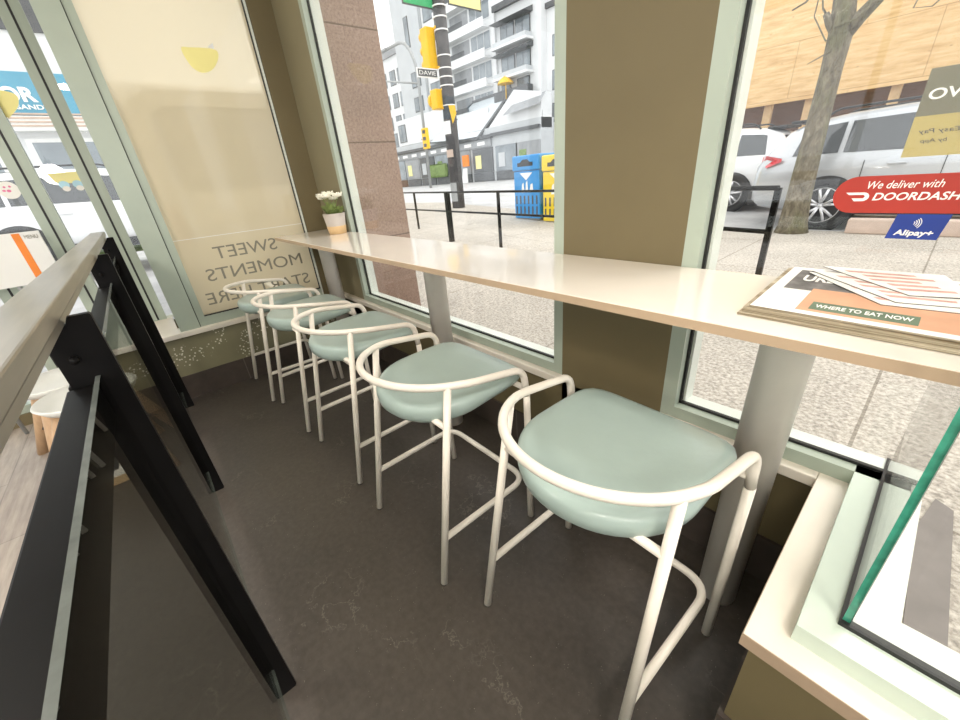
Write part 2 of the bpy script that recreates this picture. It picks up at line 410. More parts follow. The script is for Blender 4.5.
wk = sroot('window_11', (0, -3.65, .35), 'window', 'added unseen long window across from the counter that lets in fill daylight')  # glazing added out of view so low daylight reaches the counter columns
obj('window_frame', MB().box(-2.6, -2.54, -3.68, -3.62, .35, 2.7).box(2.54, 2.6, -3.68, -3.62, .35, 2.7).box(-2.6, 2.6, -3.68, -3.62, .35, .41).box(-.9, -.84, -3.68, -3.62, .35, 2.7).box(.84, .9, -3.68, -3.62, .35, 2.7), MT['frame'], wk)
obj('window_pane', MB().box(-2.54, 2.54, -3.654, -3.646, .41, 2.7), MT['glass'], wk)
# end wall with the frosted window
struct('wall_end', MB().box(XW - .14, XW, -.16, 1.25, .178, .46), MT['chip'], None, 'olive knee wall with cream paint chips under the frosted window')
struct('wall_end_walkway', MB().box(-3.85, XW, -.42, -.16, 0, .46), MT['olive'])
struct('baseboard_end', MB().box(XW - .12, XW + .006, -.16, 1.21, 0, .178), MT['base'], None, 'dark brown tiled skirting under the end window')
lb = MB().box(-3.95, XW + .03, -.43, 0.0, .46, .495, .004); lb.box(XW - .14, XW + .03, 0.0, 1.2, .46, .495, .004)
struct('trim_end', lb, MT['ledge'], None, 'cream window ledge below the frosted window')
pb = MB().box(XW - .16, XW, 1.048, 1.205, .495, HT); struct('wall_corner', pb, MT['olive'], None, 'dark olive corner strip right of the frosted window')
struct('wall_post', MB().box(XW - .10, XW, .008, .128, .495, HT), MT['frame'], None, 'broad sage post left of the frosted window')
# frosted window: frame, dark joint, pane, lettering
w = sroot('window_1', (XW, .6, .495), 'window', 'frosted cream window with mirrored grey lettering')
fr = MB(); FX0, FX1 = XW - .07, XW - .012
fr.box(FX0, FX1, .133, .176, .495, HT).box(FX0, FX1, .176, 1.034, .495, .558).box(FX0, FX1, .176, 1.034, HT - .1, HT)
obj('window_frame', fr, MT['frame'], w)
obj('bright_edge', MB().box(FX0, FX1 + .002, 1.034, 1.046, .495, HT), MT['frame_out'], w)
gk = MB().box(FX0, FX1 + .001, .1285, .1325, .495, HT).box(FX0 + .01, FX1 - .010, .176, 1.034, .558, .566).box(FX0 + .01, FX1 - .012, 1.028, 1.034, .558, HT - .1)
obj('gasket', gk, MT['gasket'], w)
PX = XW - .036
obj('window_pane', MB().box(PX - .004, PX, .176, 1.03, .56, HT - .1), MT['glass'], w)
obj('frosted_film', MB().quad((PX + .0006, .176, .56), (PX + .0006, 1.03, .56), (PX + .0006, 1.03, HT - .1), (PX + .0006, .176, HT - .1)), MT['film'], w)
obj('film_seam', MB().box(PX + .0008, PX + .0013, .178, 1.03, 1.085, 1.089), MT['paper'], w)
for s, z, y0, y1, h in (('SWEET', .972, .378, .800, .085), ('MOMENTS', .83, .285, .953, .085), ('START HERE', .668, .232, .970, .085)):
    text('lettering', s, MT['inkgrey'], (PX + .0014, (y0 + y1) / 2, z), (0, -1, 0), (0, 0, 1), y1 - y0, h, w, .0, .001)
# glazed bay to the left of the post
GX = -3.9
def mullion(y, half=.055, z0=.495):
    m = MB().box(GX - .05, GX + .03, y - half, y + half, z0, HT)
    m.box(GX - .052, GX + .032, y - .006, y + .006, z0 + .005, HT - .01, 0, 2, 1); return m
for k, (y0, y1) in enumerate(((-.335, -.145), (-.68, -.445), (-1.9, -.79), (-3.5, -2.0))):
    ww = sroot('window_%d' % (k + 2), (GX, y1, .495), 'window', ('clear pane of the left bay beside the broad sage post', 'narrow clear pane of the left bay with the round white sticker', 'clear bay pane behind the white board', 'clear bay pane farthest along the walkway')[k])
    a, b = ((-.335, -.145), (-.68, -.445), (-1.9, -.79), (-3.5, -2.0))[k]
    zb = .495 if k == 0 else .08
    obj('window_mullion', mullion(b + .055, .055, zb), [MT['frame'], MT['gasket']], ww)
    f = MB().box(GX - .05, GX + .03, a, b, zb, zb + .055).box(GX - .05, GX + .03, a, b, HT - .1, HT); obj('window_frame', f, MT['frame'], ww)
    obj('window_pane', MB().box(GX - .004, GX + .004, a, b, zb + .055, HT - .1), MT['glass'], ww)
ws = sroot('window_6', (GX, 0, .495), 'window', 'sliver of clear glass between the sage mullion and the broad post')
obj('window_pane', MB().box(GX - .004, GX + .004, -.035, .09, .5, HT - .1), MT['glass'], ws)
obj('window_frame', MB().box(GX - .05, GX + .02, -.035, .09, .495, .51), MT['frame_out'], ws)
struct('wall_bay_return', MB().box(GX - .03, XW - .1, .09, .125, 0, HT), MT['olive_lit'])
struct('wall_bay_below', MB().box(GX - .05, GX + .05, -.43, .09, -.1, .46).box(GX - .05, GX + .05, -3.6, -.43, -.1, .08), MT['olive'])

# counter-side wall: knee wall, piers, ledge, baseboard
struct('wall_window', MB().box(XW, 0.0, 1.205, 1.33, 0, .46), MT['olive'], None, 'olive knee wall below the counter windows')
struct('baseboard_window', MB().box(XW, -.02, 1.192, 1.21, 0, .178), MT['base'], None, 'dark tiled skirting under the counter')
lw = MB().box(XW + .03, -.925, 1.172, 1.33, .46, .495, .004).box(-.486, -.034, 1.172, 1.33, .46, .495, .004)
struct('trim_window', lw, MT['ledge'], None, 'cream ledge below the counter windows')
struct('wall_pier_corner', MB().box(-3.49, -2.893, 1.205, 1.312, 0, HT), MT['olive_lit'], None, 'olive pier in the corner behind the flower pot')
struct('wall_pier_middle', MB().box(-.925, -.486, 1.205, 1.42, 0, HT), MT['olive'], None, 'olive pier between the two counter windows')
def plane_window(name, x0, x1, label, mats=None, wl=.045, wr=.045, right=True):
    """window in the plane of the counter wall: inner frame, gasket, pane, outer frame"""
    r = sroot(name, ((x0 + x1) / 2, GY, .495), 'window', label)
    z0, z1 = .495, HT
    a = MB().box(x0, x0 + wl, 1.205, GY - .006, z0, z1).box(x0 + wl, x1 - (wr if right else 0), 1.205, GY - .006, z0, z0 + .042).box(x0 + wl, x1 - (wr if right else 0), 1.205, GY - .006, z1 - .1, z1)
    if right: a.box(x1 - wr, x1, 1.205, GY - .006, z0, z1)
    obj('window_frame', a, MT['frame'], r)
    g = MB().box(x0 + wl - .012, x0 + wl + .008, GY - .006, GY + .006, z0, z1).box(x0 + wl, x1, GY - .006, GY + .006, z0, z0 + .05)
    if right: g.box(x1 - wr - .008, x1 - wr + .012, GY - .006, GY + .006, z0, z1)
    obj('gasket', g, MT['gasket'], r)
    o = MB().box(x0, x0 + wl + .016, GY + .006, 1.31, z0, z1).box(x0 + wl, x1, GY + .006, 1.31, z0, z0 + .046).box(x0 + wl, x1, GY + .006, 1.31, z1 - .1, z1)
    if right: o.box(x1 - wr - .012, x1, GY + .006, 1.31, z0, z1)
    obj('outer_frame', o, MT['frame_out'], r)
    obj('window_pane', MB().box(x0 + wl + .008, x1 - ((wr + .008) if right else .006), GY - .004, GY + .004, z0 + .05, z1 - .1), MT['glass'], r)
    return r
plane_window('window_7', -2.893, -.925, 'tall clear window behind the far stools and flower pot')
plane_window('window_8', -.486, .084, 'tall clear window behind the newspapers', right=False)

# corner bay at the right: knee wall, ledge, frame, glass return
def ell(x0, y0, x1, y1, z0, z1):
    return MB().prism([(x0, y0, z0), (3.1, y0, z0), (3.1, y1, z0), (x1, y1, z0), (x1, 1.205, z0), (x0, 1.205, z0)], (0, 0, z1 - z0))
struct('wall_bay', ell(-.018, .628, .10, .74, 0, .4595), MT['olive'], None, 'olive knee wall under the corner window')
struct('baseboard_bay', ell(-.028, .617, .0, .64, .001, .178), MT['base'])
lr = MB().prism([(-.033, .608, .46), (3.1, .608, .46), (3.1, .80, .46), (.10, .80, .46), (.10, 1.30, .46), (-.033, 1.30, .46)], (0, 0, .035))
o = struct('trim_bay', lr, [MT['ledge']], None, 'cream corner ledge with tan edges below the bay window')
struct('trim_bay_edge', MB().box(-.0345, 3.1, .6065, .608, .4605, .4935).box(-.0345, -.033, .608, 1.17, .4605, .4935), MT['ledge_edge'], None, 'tan edge strip of the cream corner ledge')
r = sroot('window_9', (.084, .72, .495), 'window', 'frameless corner window with green glass edge at the right')
def lshape(x0, y0, x1, y1, z0, z1, m):
    return m.prism([(x0, y0, z0), (3.1, y0, z0), (3.1, y1, z0), (x1, y1, z0), (x1, 1.31, z0), (x0, 1.31, z0)], (0, 0, z1 - z0))
obj('window_frame', lshape(.028, .658, .076, .71, .495, .537, MB()), MT['frame_bay'], r)
obj('gasket', lshape(.076, .71, .092, .726, .495, .546, MB()), MT['gasket'], r)
obj('outer_frame', lshape(.092, .726, .15, .79, .495, .537, MB()), MT['frame_out'], r)
p1 = MB().box(.079, .089, .718, 1.238, .54, HT - .05)
p1.bm.faces.ensure_lookup_table()
for f in p1.bm.faces:
    if f.calc_center_median().y < .72: f.material_index = 1
obj('window_pane', p1, [MT['glass'], MT['gedge']], r)
p2 = MB().box(.0895, 3.1, .713, .723, .54, HT - .05)
for f in p2.bm.faces:
    if f.calc_center_median().x < .09: f.material_index = 1
obj('window_pane', p2, [MT['glass'], MT['gedge']], r)
obj('top_frame', MB().box(.05, 3.1, .68, .76, HT - .05, HT).box(.05, .12, .76, 1.3, HT - .05, HT), MT['frame'], r)

# ------------------------------------------------------------------ window bar counter
ct = thing('window_counter', (-1.6, 1.0, 0), 'long glossy cream bar counter along the windows on three round columns', 'counter')
top = MB().box(XW + .01, .0785, .792, 1.204, .998, 1.02, .002, 1)
obj('tabletop', top, MT['counter'], ct)
obj('edge_band', MB().box(XW + .01, .0785, .7895, .7935, .9985, 1.0185), MT['counter_edge'], ct)
for x in (-.16, -1.61, -3.06):
    lg = MB().lathe([(.0, .0), (.054, .0), (.054, .985), (.075, .986), (.075, .998), (0, .998)], (x, 1.058, 0), 'Z', 40)
    obj('leg', lg, MT['leg'], ct)
    WORLD

# ------------------------------------------------------------------ bar stools
def make_stool():
    t = thing('bar_stool', (0, 0, 0), None, 'stool', 'bar stools along the window counter')
    # seat: D-shaped pad, round towards the room, straight towards the counter
    def outline(s, z, dz=0):
        pts = []
        for k in range(64):
            a = 2 * PI * k / 64; c, sn = math.cos(a), math.sin(a)
            if sn >= 0:
                n = 7.0; q = (abs(c) ** n + abs(sn) ** n) ** (-1 / n); x, y = .234 * c * q, .252 * sn * q
            else: x, y = .234 * c, .222 * sn
            y = .03 + y * s
            zz = z(y) if callable(z) else z
            pts.append((x * s, y, zz + dz * (1 - s * s)))
        return pts
    sm = lambda y, a, b: min(1, max(0, (y - a) / (b - a)))
    topz = lambda y: .674 + .004 * sm(y, -.15, .1) - .012 * sm(y, .2, .29) ** 2
    botz = lambda y: .594 + .044 * sm(y, -.12, .29)
    mid = lambda y: (.641 * (1 - sm(y, -.1, .29)) + .652 * sm(y, -.1, .29))
    rs = []
    for s in (.02, .3, .6, .82): rs.append(outline(s, lambda y: botz(y) - .004 * (1 - s)))
    rs.append(outline(.92, lambda y: botz(y) * .8 + mid(y) * .2)); rs.append(outline(.985, lambda y: botz(y) * .42 + mid(y) * .58))
    rs.append(outline(1.0, lambda y: mid(y) + .004)); rs.append(outline(.99, lambda y: mid(y) * .45 + topz(y) * .55 + .001)); rs.append(outline(.955, lambda y: mid(y) * .1 + topz(y) * .9))
    for s in (.88, .7, .5, .3, .1, .02): rs.append(outline(s, lambda y: topz(y) + (-.010 * (1 - s * s) if s < .88 else 0) + .001))
    obj('seat', MB().rings(rs), MT['seat'], t)
    # hoop: arms at the counter side, bent down into the legs
    R = .0125
    hzf = lambda y: .745 - .172 * (y - .0) if y > -.05 else .7536 - .09 * (y + .05)      # the hoop rises towards the back
    arm = []
    for k in range(0, 33):
        a = PI + PI * k / 32; y = .03 + .258 * math.sin(a); arm.append((.257 * math.cos(a), y, hzf(y)))
    path = fillet([(-.267, .2215, .60), (-.264, .214, hzf(.214)), (-.257, .04, hzf(.04))], .05, 7)[:-1] + [Vector(p) for p in arm] + fillet([(.257, .04, hzf(.04)), (.264, .214, hzf(.214)), (.267, .2215, .60)], .05, 7)[1:]
    obj('back_hoop', MB().tube(path, R, 14), MT['stool_metal'], t)
    ends = {}
    for sx in (-1, 1):
        a, b = Vector((sx * .268, .222, .60)), Vector((sx * .266, .224, 0))
        l = obj('leg', MB().tube([a, b + Vector((0, 0, .004))], R, 14), MT['stool_metal'], t)
        obj('foot_cap', MB().tube([b + Vector((0, 0, .006)), b], R * .9, 12), MT['foot'], l)
        a, b = Vector((sx * .232, -.082, hzf(-.082) - .002)), Vector((sx * .248, -.222, 0))
        l = obj('leg', MB().tube([a, b.lerp(a, .006)], R, 14), MT['stool_metal'], t)
        obj('foot_cap', MB().tube([b.lerp(a, .009), b], R * .9, 12), MT['foot'], l)
    q = (.2 / .755)
    fx, fy = .248 - .016 * q, -.222 + .14 * q
    fp = fillet([(-fx, fy, .2), (-.246, .222, .2), (.246, .222, .2), (fx, fy, .2)], .075, 8)
    obj('footrest', MB().tube(fp, R * .92, 12), MT['stool_metal'], t)
    def leg_at(z): k = z / .755; return (.248 - .016 * k, -.222 + .14 * k)
    x, y = leg_at(.618); x2, y2 = .268, .222
    obj('seat_rail', MB().tube([(-x, y, .618), (x, y, .618)], R * .85, 10), MT['stool_metal'], t)
    obj('seat_rail', MB().tube([(-x2, y2, .628), (x2, y2, .628)], R * .85, 10), MT['stool_metal'], t)
    return t
s0 = make_stool()
stools = [(-.405, .68, -2.5, 'nearest bar stool with pale sage seat, in front of the thick cream counter column'),
          (-1.075, .628, 0, 'second nearest sage-seated bar stool, in front of the olive pier and middle column'),
          (-1.79, .63, 1.0, 'middle one of the five sage-seated bar stools'),
          (-2.44, .60, 1.0, 'fourth sage-seated bar stool from the viewer, second from the frosted window'),
          (-3.02, .555, 0, 'farthest sage-seated bar stool, right against the frosted window')]
for k, (x, y, a, lab) in enumerate(stools):
    o = s0 if k == 0 else copy_tree(s0)
    o.location = (x, y, 0); o.rotation_euler = (0, 0, math.radians(a)); o['label'] = lab

# ------------------------------------------------------------------ railing
rl = thing('railing', (-1.5, -.14, 0), 'black steel railing with glass panels and bronze handrail at the left', 'railing')
obj('handrail', MB().box(-3.3, 2.9, -.193, -.129, 1.174, 1.2, .003), MT['rail'], rl)
obj('rail_angle', MB().box(-3.28, 2.9, -.188, -.135, 1.158, 1.174), MT['rail'], rl)
PXs = (-3.18, -2.03, -.885, .27, 1.42, 2.57)
for x in PXs:
    prof = [(x, -.104, 0), (x, -.100, .008), (x, -.100, 1.166), (x, -.102, 1.169), (x, -.1285, 1.169), (x, -.1345, 1.157), (x, -.168, 1.157), (x, -.168, .0)]
    p = obj('post', MB().prism(prof, (-.016, 0, 0)), MT['black'], rl)
    obj('bolt', MB().lathe([(0, 0), (.007, 0), (.007, .004), (0, .005)], (x, -.146, 1.10), 'X', 12), MT['black'], p)
for a, b in zip(PXs, PXs[1:]):
    obj('crossbar', MB().box(a, b - .016, -.176, -.1365, .985, 1.052, .003), MT['black'], rl)
    g = MB().box(a - .004, b - .012, -.1345, -.1275, .125, 1.064)
    for f in g.bm.faces:
        c = f.calc_center_median()
        if abs(c.z - .125) < .001 or abs(c.z - 1.064) < .001: f.material_index = 1
    obj('glass_panel', g, [MT['rglass'], MT['redge']], rl)

# ------------------------------------------------------------------ things on the counter
pp = thing('potted_plant', (-2.88, 1.115, 1.02), 'small pot of cream flowers on the far end of the counter', 'plant')
pc = (-2.88, 1.115, 1.0205)
obj('pot', MB().lathe([(0, .001), (.050, .001), (.056, .045), (.066, .118), (.062, .118), (.055, .10), (0, .10)], pc, 'Z', 28), MT['pot'], pp)
obj('pot_band', MB().lathe([(.045, .0), (.0515, .0), (.0575, .044), (.0572, .046), (.05, .044)], pc, 'Z', 28), MT['potband'], pp)
lf = MB()
for k in range(46):
    a = random.uniform(0, 2 * PI); b = random.uniform(.1, 1.25); L = random.uniform(.05, .095)
    d = Vector((math.cos(a) * math.sin(b), math.sin(a) * math.sin(b) * .8, math.cos(b)))
    p0 = Vector((pc[0] + random.uniform(-.03, .03), pc[1] + random.uniform(-.03, .03), pc[2] + .10)); sd = d.cross(Vector((0, 0, 1))).normalized() * .014
    m_ = p0 + d * L * .55 + Vector((0, 0, .012)); e_ = p0 + d * L
    nrm = sd.cross(d).normalized() * .0015
    lf.prism([p0, m_ + sd, e_, m_ - sd], nrm)
obj('foliage', lf, MT['leaf'], pp)
for dx, dy, dz in ((-.075, -.02, .195), (-.02, .0, .215), (.02, -.03, .205), (.0, .02, .19), (.065, .02, .205), (-.04, -.03, .205)):
    c = Vector(pc) + Vector((dx, dy, dz))
    st = obj('flower_stem', MB().tube([Vector(pc) + Vector((dx * .2, dy * .2, .1)), c.lerp(Vector(pc) + Vector((0, 0, .1)), .3) + Vector((0, 0, .01)), c], .0022, 6), MT['stem'], pp)
    fl = MB()
    for k in range(7):
        a = 2 * PI * k / 7; u = Vector((math.cos(a), math.sin(a), .35)).normalized(); v = Vector((-math.sin(a), math.cos(a), 0))
        fl.prism([c, c + u * .022 + v * .017, c + u * .036 + Vector((0, 0, .012)), c + u * .022 - v * .017], (0, 0, .006))
    fl.lathe([(0, 0), (.009, .004), (.007, .011), (0, .013)], tuple(c), 'Z', 10)
    obj('flower', fl, MT['petal'], pp)
for o in list(pp.children) + [g for c in pp.children for g in c.children]:
    o.data.transform(Matrix.Translation((0, 0, .0005)) @ Matrix.Scale(1.16, 4))

def rise(y): return max(0, y - .90) * .045      # the sheets ride up a little towards the window
def folded_paper(name, pts, z, layers, th, label, fan=.0015):
    """folded newspaper: a stack of sheets inside one outline, with sagging fan at the fold"""
    r = thing(name, (pts[0][0], pts[0][1], z), label, 'newspaper', 'newspapers on the counter')
    m = MB()
    c = Vector((sum(p[0] for p in pts) / 4, sum(p[1] for p in pts) / 4, 0))
    for k in range(layers):
        off = [Vector((random.uniform(-fan, fan), random.uniform(-fan, fan), 0)) for _ in pts]
        m.prism([Vector((p[0], p[1], z + k * th + (rise(p[1]) * min(1, (k + 1) / layers) if fan > .0025 else (rise(p[1]) if fan < .0015 else 0)))) + o_ for p, o_ in zip(pts, off)], (0, 0, th * .86))
    obj('pages', m, MT['news'], r); return r
CT = 1.0205
n1 = [(-.226, .866), (.077, .852), (.077, 1.19), (-.235, 1.198)]
folded_paper('newspaper', n1, CT, 3, .0014, 'thin cream newspaper at the bottom of the pile on the counter', .002)
n2 = [(-.222, .878), (.077, .866), (.075, 1.185), (-.225, 1.195)]
folded_paper('newspaper', n2, CT + .0046, 4, .0022, 'thick folded newspaper in the middle of the pile on the counter', .003)
z3 = CT + .0046 + 4 * .0022 + .0005
n3 = [(-.212, .884), (.077, .868), (.076, 1.190), (-.212, 1.192)]
np3 = folded_paper('newspaper', n3, z3, 2, .0016, 'uppermost newspaper with grey photo and peach and green panels', .001)
zt = z3 + .0034
def lerp2(u, v, q):
    A = Vector((*q[0], 0)).lerp(Vector((*q[1], 0)), u); B = Vector((*q[3], 0)).lerp(Vector((*q[2], 0)), u); return A.lerp(B, v)
def patch(name, u0, u1, v0, v1, mat, lift, par, q=n3):
    m = MB().prism([tuple(lerp2(u, v, q) + Vector((0, 0, zt + lift + rise(lerp2(u, v, q).y)))) for u, v in ((u0, v0), (u1, v0), (u1, v1), (u0, v1))], (0, 0, .0003))
    return obj(name, m, mat, par)
patch('cover_page', .0, 1, 0, 1, MT['paper'], 0.0, np3)
patch('photo', .07, .62, .10, .93, MT['printgrey'], .0004, np3)
patch('photo', .86, .98, .60, .93, MT['printgrey'], .0004, np3)
patch('peach_panel', .24, .99, .06, .50, MT['printpeach'], .0008, np3)
patch('green_panel', .30, .80, .10, .24, MT['printgreen'], .0012, np3)
q = lerp2(.33, .72, n3); text('headline', 'URBAN', MT['lettering'], (q.x - .005, q.y, zt + .0018 + rise(q.y)), (1, -.03, 0), (.0, 1, .045), .105, .045, np3, .03, .0006)
q = lerp2(.55, .17, n3); text('headline', 'WHERE TO EAT NOW', MT['lettering'], (q.x, q.y, zt + .0020 + rise(q.y)), (1, -.03, 0), (0, 1, .045), .13, .018, np3, .02, .0004)
z4 = zt + .002
def leaflet(pts, z, label, tilt):
    r = thing('leaflet', (pts[0][0], pts[0][1], z), label, 'leaflet', 'loose leaflets on the newspapers')
    P = [Vector((p[0], p[1], z + t + rise(p[1]))) for p, t in zip(pts, tilt)]
    obj('sheet', MB().prism(P, (0, 0, .0012)), MT['paper'], r)
    obj('dark_back', MB().prism([p - Vector((0, 0, .0012)) for p in P], (0, 0, .0011)), MT['cardedge'], r)
    c = sum(P, Vector()) / 4
    for k in range(5):
        A = P[0].lerp(P[3], .14 + .16 * k); B = P[1].lerp(P[2], .14 + .16 * k)
        C_ = P[0].lerp(P[3], .21 + .16 * k); D = P[1].lerp(P[2], .21 + .16 * k)
        x0, x1 = .1 + .06 * (k % 2), .82 - .1 * (k % 3)
        obj('print', MB().prism([v + Vector((0, 0, .0014)) for v in (A.lerp(B, x0), A.lerp(B, x1), C_.lerp(D, x1), C_.lerp(D, x0))], (0, 0, .0002)), MT['printpink'], r)
    return r
leaflet([(-.035, .985), (.075, .992), (.075, 1.13), (-.175, 1.145)], z4 + .0003, 'pale leaflet lowest of the loose ones on the newspapers', (0, 0, 0, .001))
leaflet([(-.018, 1.0), (.0755, 1.015), (.072, 1.14), (-.17, 1.15)], z4 + .0030, 'pale leaflet with pinkish print sandwiched between two others', (0, 0, 0, .001))
leaflet([(-.005, 1.04), (.076, 1.06), (.03, 1.19), (-.158, 1.185)], z4 + .0058, 'topmost leaflet with faded pink print on the newspapers', (0, .001, .001, .001))

# ------------------------------------------------------------------ stickers on the panes
yi = GY - .0046
dd = thing('window_sticker', (-.06, yi, 1.21), 'long red rounded delivery sticker with white words on the right window', 'sticker')
def stadium(x0, x1, z0, z1, y, th):
    r = (z1 - z0) / 2; P = []
    for k in range(17): a = PI / 2 + PI * k / 16; P.append((x0 + r + r * math.cos(a), y, z0 + r + r * math.sin(a)))
    for k in range(17): a = -PI / 2 + PI * k / 16; P.append((x1 - r + r * math.cos(a), y, z0 + r + r * math.sin(a)))
    return MB().prism(P, (0, -th, 0))
obj('backing', stadium(-.186, .070, 1.171, 1.246, yi, .0006), MT['redsticker'], dd)
text('lettering', 'We deliver with', MT['lettering'], (-.077, yi - .0009, 1.228), (1, 0, 0), (0, 0, 1), .112, .015, dd, .004, .0004, .25)
text('lettering', 'DOORDASH', MT['lettering'], (-.0555, yi - .0009, 1.2045), (1, 0, 0), (0, 0, 1), .127, .0155, dd, .02, .0004, .2)
lg = MB(); x0, z0 = -.165, 1.2045
P = [(x0, .009), (x0 + .030, .009)]
for k in range(9): a = PI / 2 - PI * k / 8; P.append((x0 + .030 + .009 * math.cos(a) * 1.1, .0 + .009 * math.sin(a)))
P += [(x0 + .017, -.009), (x0 + .012, -.003), (x0 + .031, -.003), (x0 + .033, .0015), (x0 + .030, .004), (x0 + .006, .004)]
lg.prism([(x, yi - .0007, z0 + z) for x, z in P], (0, -.0004, 0)); obj('logo', lg, MT['lettering'], dd)
al = thing('payment_sticker', (-.035, yi, 1.14), 'small blue contactless payment sticker under the red one', 'sticker')
obj('backing', MB().prism([(-.078, yi, 1.119), (-.001, yi, 1.119), (.007, yi, 1.169), (-.071, yi, 1.169)], (0, -.0006, 0)), MT['bluesticker'], al)
text('lettering', 'Alipay+', MT['lettering'], (-.038, yi - .0009, 1.1305), (1, 0, 0), (0, 0, 1), .058, .015, al, .03, .0004, .15)
wv = MB()
for k in range(4):
    rr = .004 + .0032 * k; P = []
    for s in range(9): a = -.8 + 1.6 * s / 8; P.append((rr + .0008, a))
    pts = [(-.045 + .0 + rr * math.cos(a), yi - .001, 1.152 + rr * math.sin(a)) for _, a in P]
    wv.tube(pts, .0008, 6)
obj('contactless_waves', wv, MT['lettering'], al)
yo = GY + .0046
ev = thing('parking_sign', (-.02, yo, 1.35), 'olive and yellow sign read from behind at the right edge of the window', 'sign')
obj('olive_half', MB().box(-.098, .078, yo, yo + .001, 1.350, 1.429), MT['signolive'], ev)
obj('yellow_half', MB().box(-.098, .078, yo, yo + .001, 1.278, 1.350), MT['signyellow'], ev)
text('lettering', 'EVO', MT['lettering'], (-.061, yo - .0004, 1.386), (-1, 0, 0), (0, 0, 1), .057, .0185, ev, .02, .0005)
text('lettering', 'Easy Pay', MT['inkdark'], (-.058, yo - .0004, 1.322), (-1, 0, 0), (0, 0, 1), .055, .010, ev, .0, .0005, .2)
text('lettering', 'by App', MT['inkdark'], (-.060, yo - .0004, 1.305), (-1, 0, 0), (0, 0, 1), .036, .009, ev, .0, .0005, .2)
xi = GX + .0046
rs_ = thing('window_sticker', (xi, -.48, 1.47), 'round white sticker with pink marks on the left bay glass', 'sticker')
def disc_x(x, y, z, ry, rz_, th=.0006, n=28): return MB().prism([(x, y + ry * math.cos(2 * PI * k / n), z + rz_ * math.sin(2 * PI * k / n)) for k in range(n)], (th, 0, 0))
obj('backing', disc_x(xi, -.493, 1.475, .05, .05), MT['paper'], rs_)
for dy, dz, a_, b_ in ((-.012, .018, .006, .006), (.012, .02, .006, .006), (0, -.004, .01, .008), (-.02, -.002, .008, .006)):
    obj('mark', disc_x(xi + .0007, -.493 + dy, 1.475 + dz, a_, b_, .0003), MT['pinkish'], rs_)
ys_ = thing('window_sticker', (xi, -.22, 1.5), 'yellow and pale blue sticker on the bay pane beside the broad post', 'sticker')
obj('yellow_field', MB().prism([(xi, -.29, 1.555), (xi, -.146, 1.56), (xi, -.146, 1.49), (xi, -.27, 1.498)], (.0005, 0, 0)), MT['paleyellow'], ys_)
for y in (-.235, -.168): obj('blue_spot', disc_x(xi + .0006, y, 1.485, .026, .024, .0003), MT['skyblue'], ys_); obj('white_spot', disc_x(xi + .0010, y + .003, 1.462, .02, .016, .0003), MT['paper'], ys_)

# ------------------------------------------------------------------ left side: board, chairs, lamps
bd = thing('display_board', (-3.70, -.80, 0), 'white board with an orange stripe on a stand by the left bay glass', 'board')
B0, B1 = Vector((-3.72, -.445, 0)), Vector((-3.66, -1.15, 0))
def bq(u, z): p = B0.lerp(B1, u); return (p.x, p.y, z)
obj('panel', MB().prism([bq(0, .93), bq(1, .93), bq(1, 1.235), bq(0, 1.235)], (-.02, 0, 0)), MT['white'], bd)
for u in (.3, .8):
    p = bq(u, 0); obj('leg', MB().tube([(p[0] - .012, p[1], .002), (p[0] - .012, p[1], .94)], .011, 10), MT['grey'], bd)
obj('orange_stripe', MB().prism([bq(.12, .935), bq(.17, .935), bq(.17, 1.23), bq(.12, 1.23)], (.002, 0, 0)), MT['orange'], bd)
p = bq(.06, 1.205); text('lettering', 'MENU', MT['inkgrey'], (p[0] + .002, p[1], p[2]), (0, 1, 0), (0, 0, 1), .06, .022, bd, 0, .001)
def shell_stool(loc, rz, label):
    t = thing('shell_stool', (0, 0, 0), label, 'stool', 'white saucer stools beyond the railing')
    rs = []
    for s, z in ((.05, .425), (.5, .415), (.85, .43), (1.0, .47), (.97, .478), (.85, .44), (.5, .427), (.05, .433)):
        rs.append([(.21 * s * math.cos(2 * PI * k / 36), .21 * s * math.sin(2 * PI * k / 36), z) for k in range(36)])
    obj('seat', MB().rings(rs), MT['shell'], t)
    for sx in (-1, 1):
        for sy in (-1, 1):
            obj('leg', MB().tube([(sx * .10, sy * .10, .425), (sx * .235, sy * .235, .0)], [.034, .026], 12), MT['chairwood'], t)
    for a, b in (((-1, -1), (1, 1)), ((1, -1), (-1, 1)), ((-1, -1), (1, -1)), ((-1, 1), (1, 1)), ((-1, -1), (-1, 1)), ((1, -1), (1, 1))):
        obj('wire_brace', MB().tube([(a[0] * .127, a[1] * .127, .34), (b[0] * .185, b[1] * .185, .15)], .0045, 8), MT['cable'], t)
    t.location = loc; t.rotation_euler = (0, 0, rz); return t
shell_stool((-3.10, -.60, 0), math.radians(195), 'white saucer stool with beech legs behind the railing, nearer to the white board')
shell_stool((-2.70, -.47, 0), math.radians(172), 'white saucer stool with beech legs behind the railing, nearer to the tall near post')
fb = thing('floor_box', (-2.55, -.55, 0), 'low brown and white box on the floor behind the railing glass', 'box')
obj('body', MB().box(-2.82, -2.50, -.75, -.44, 0, .045, .003), MT['timber'], fb)
obj('lid', MB().box(-2.82, -2.50, -.75, -.44, .046, .055), MT['paper'], fb)
obj('inset', MB().box(-2.78, -2.56, -.72, -.50, .0555, .057), MT['cladding'], fb)
def decal(x, pts, label, tip=None):
    t = thing('window_decal', (x, sum(p[0] for p in pts) / len(pts), min(p[1] for p in pts)), label, 'decal')
    obj('yellow_bowl', MB().prism([(x, y, z) for y, z in pts], (.0006, 0, 0)), MT['lemon'], t)
    if tip: obj('white_tip', MB().prism([(x, y, z) for y, z in tip], (.0005, 0, 0)), MT['white'], t)
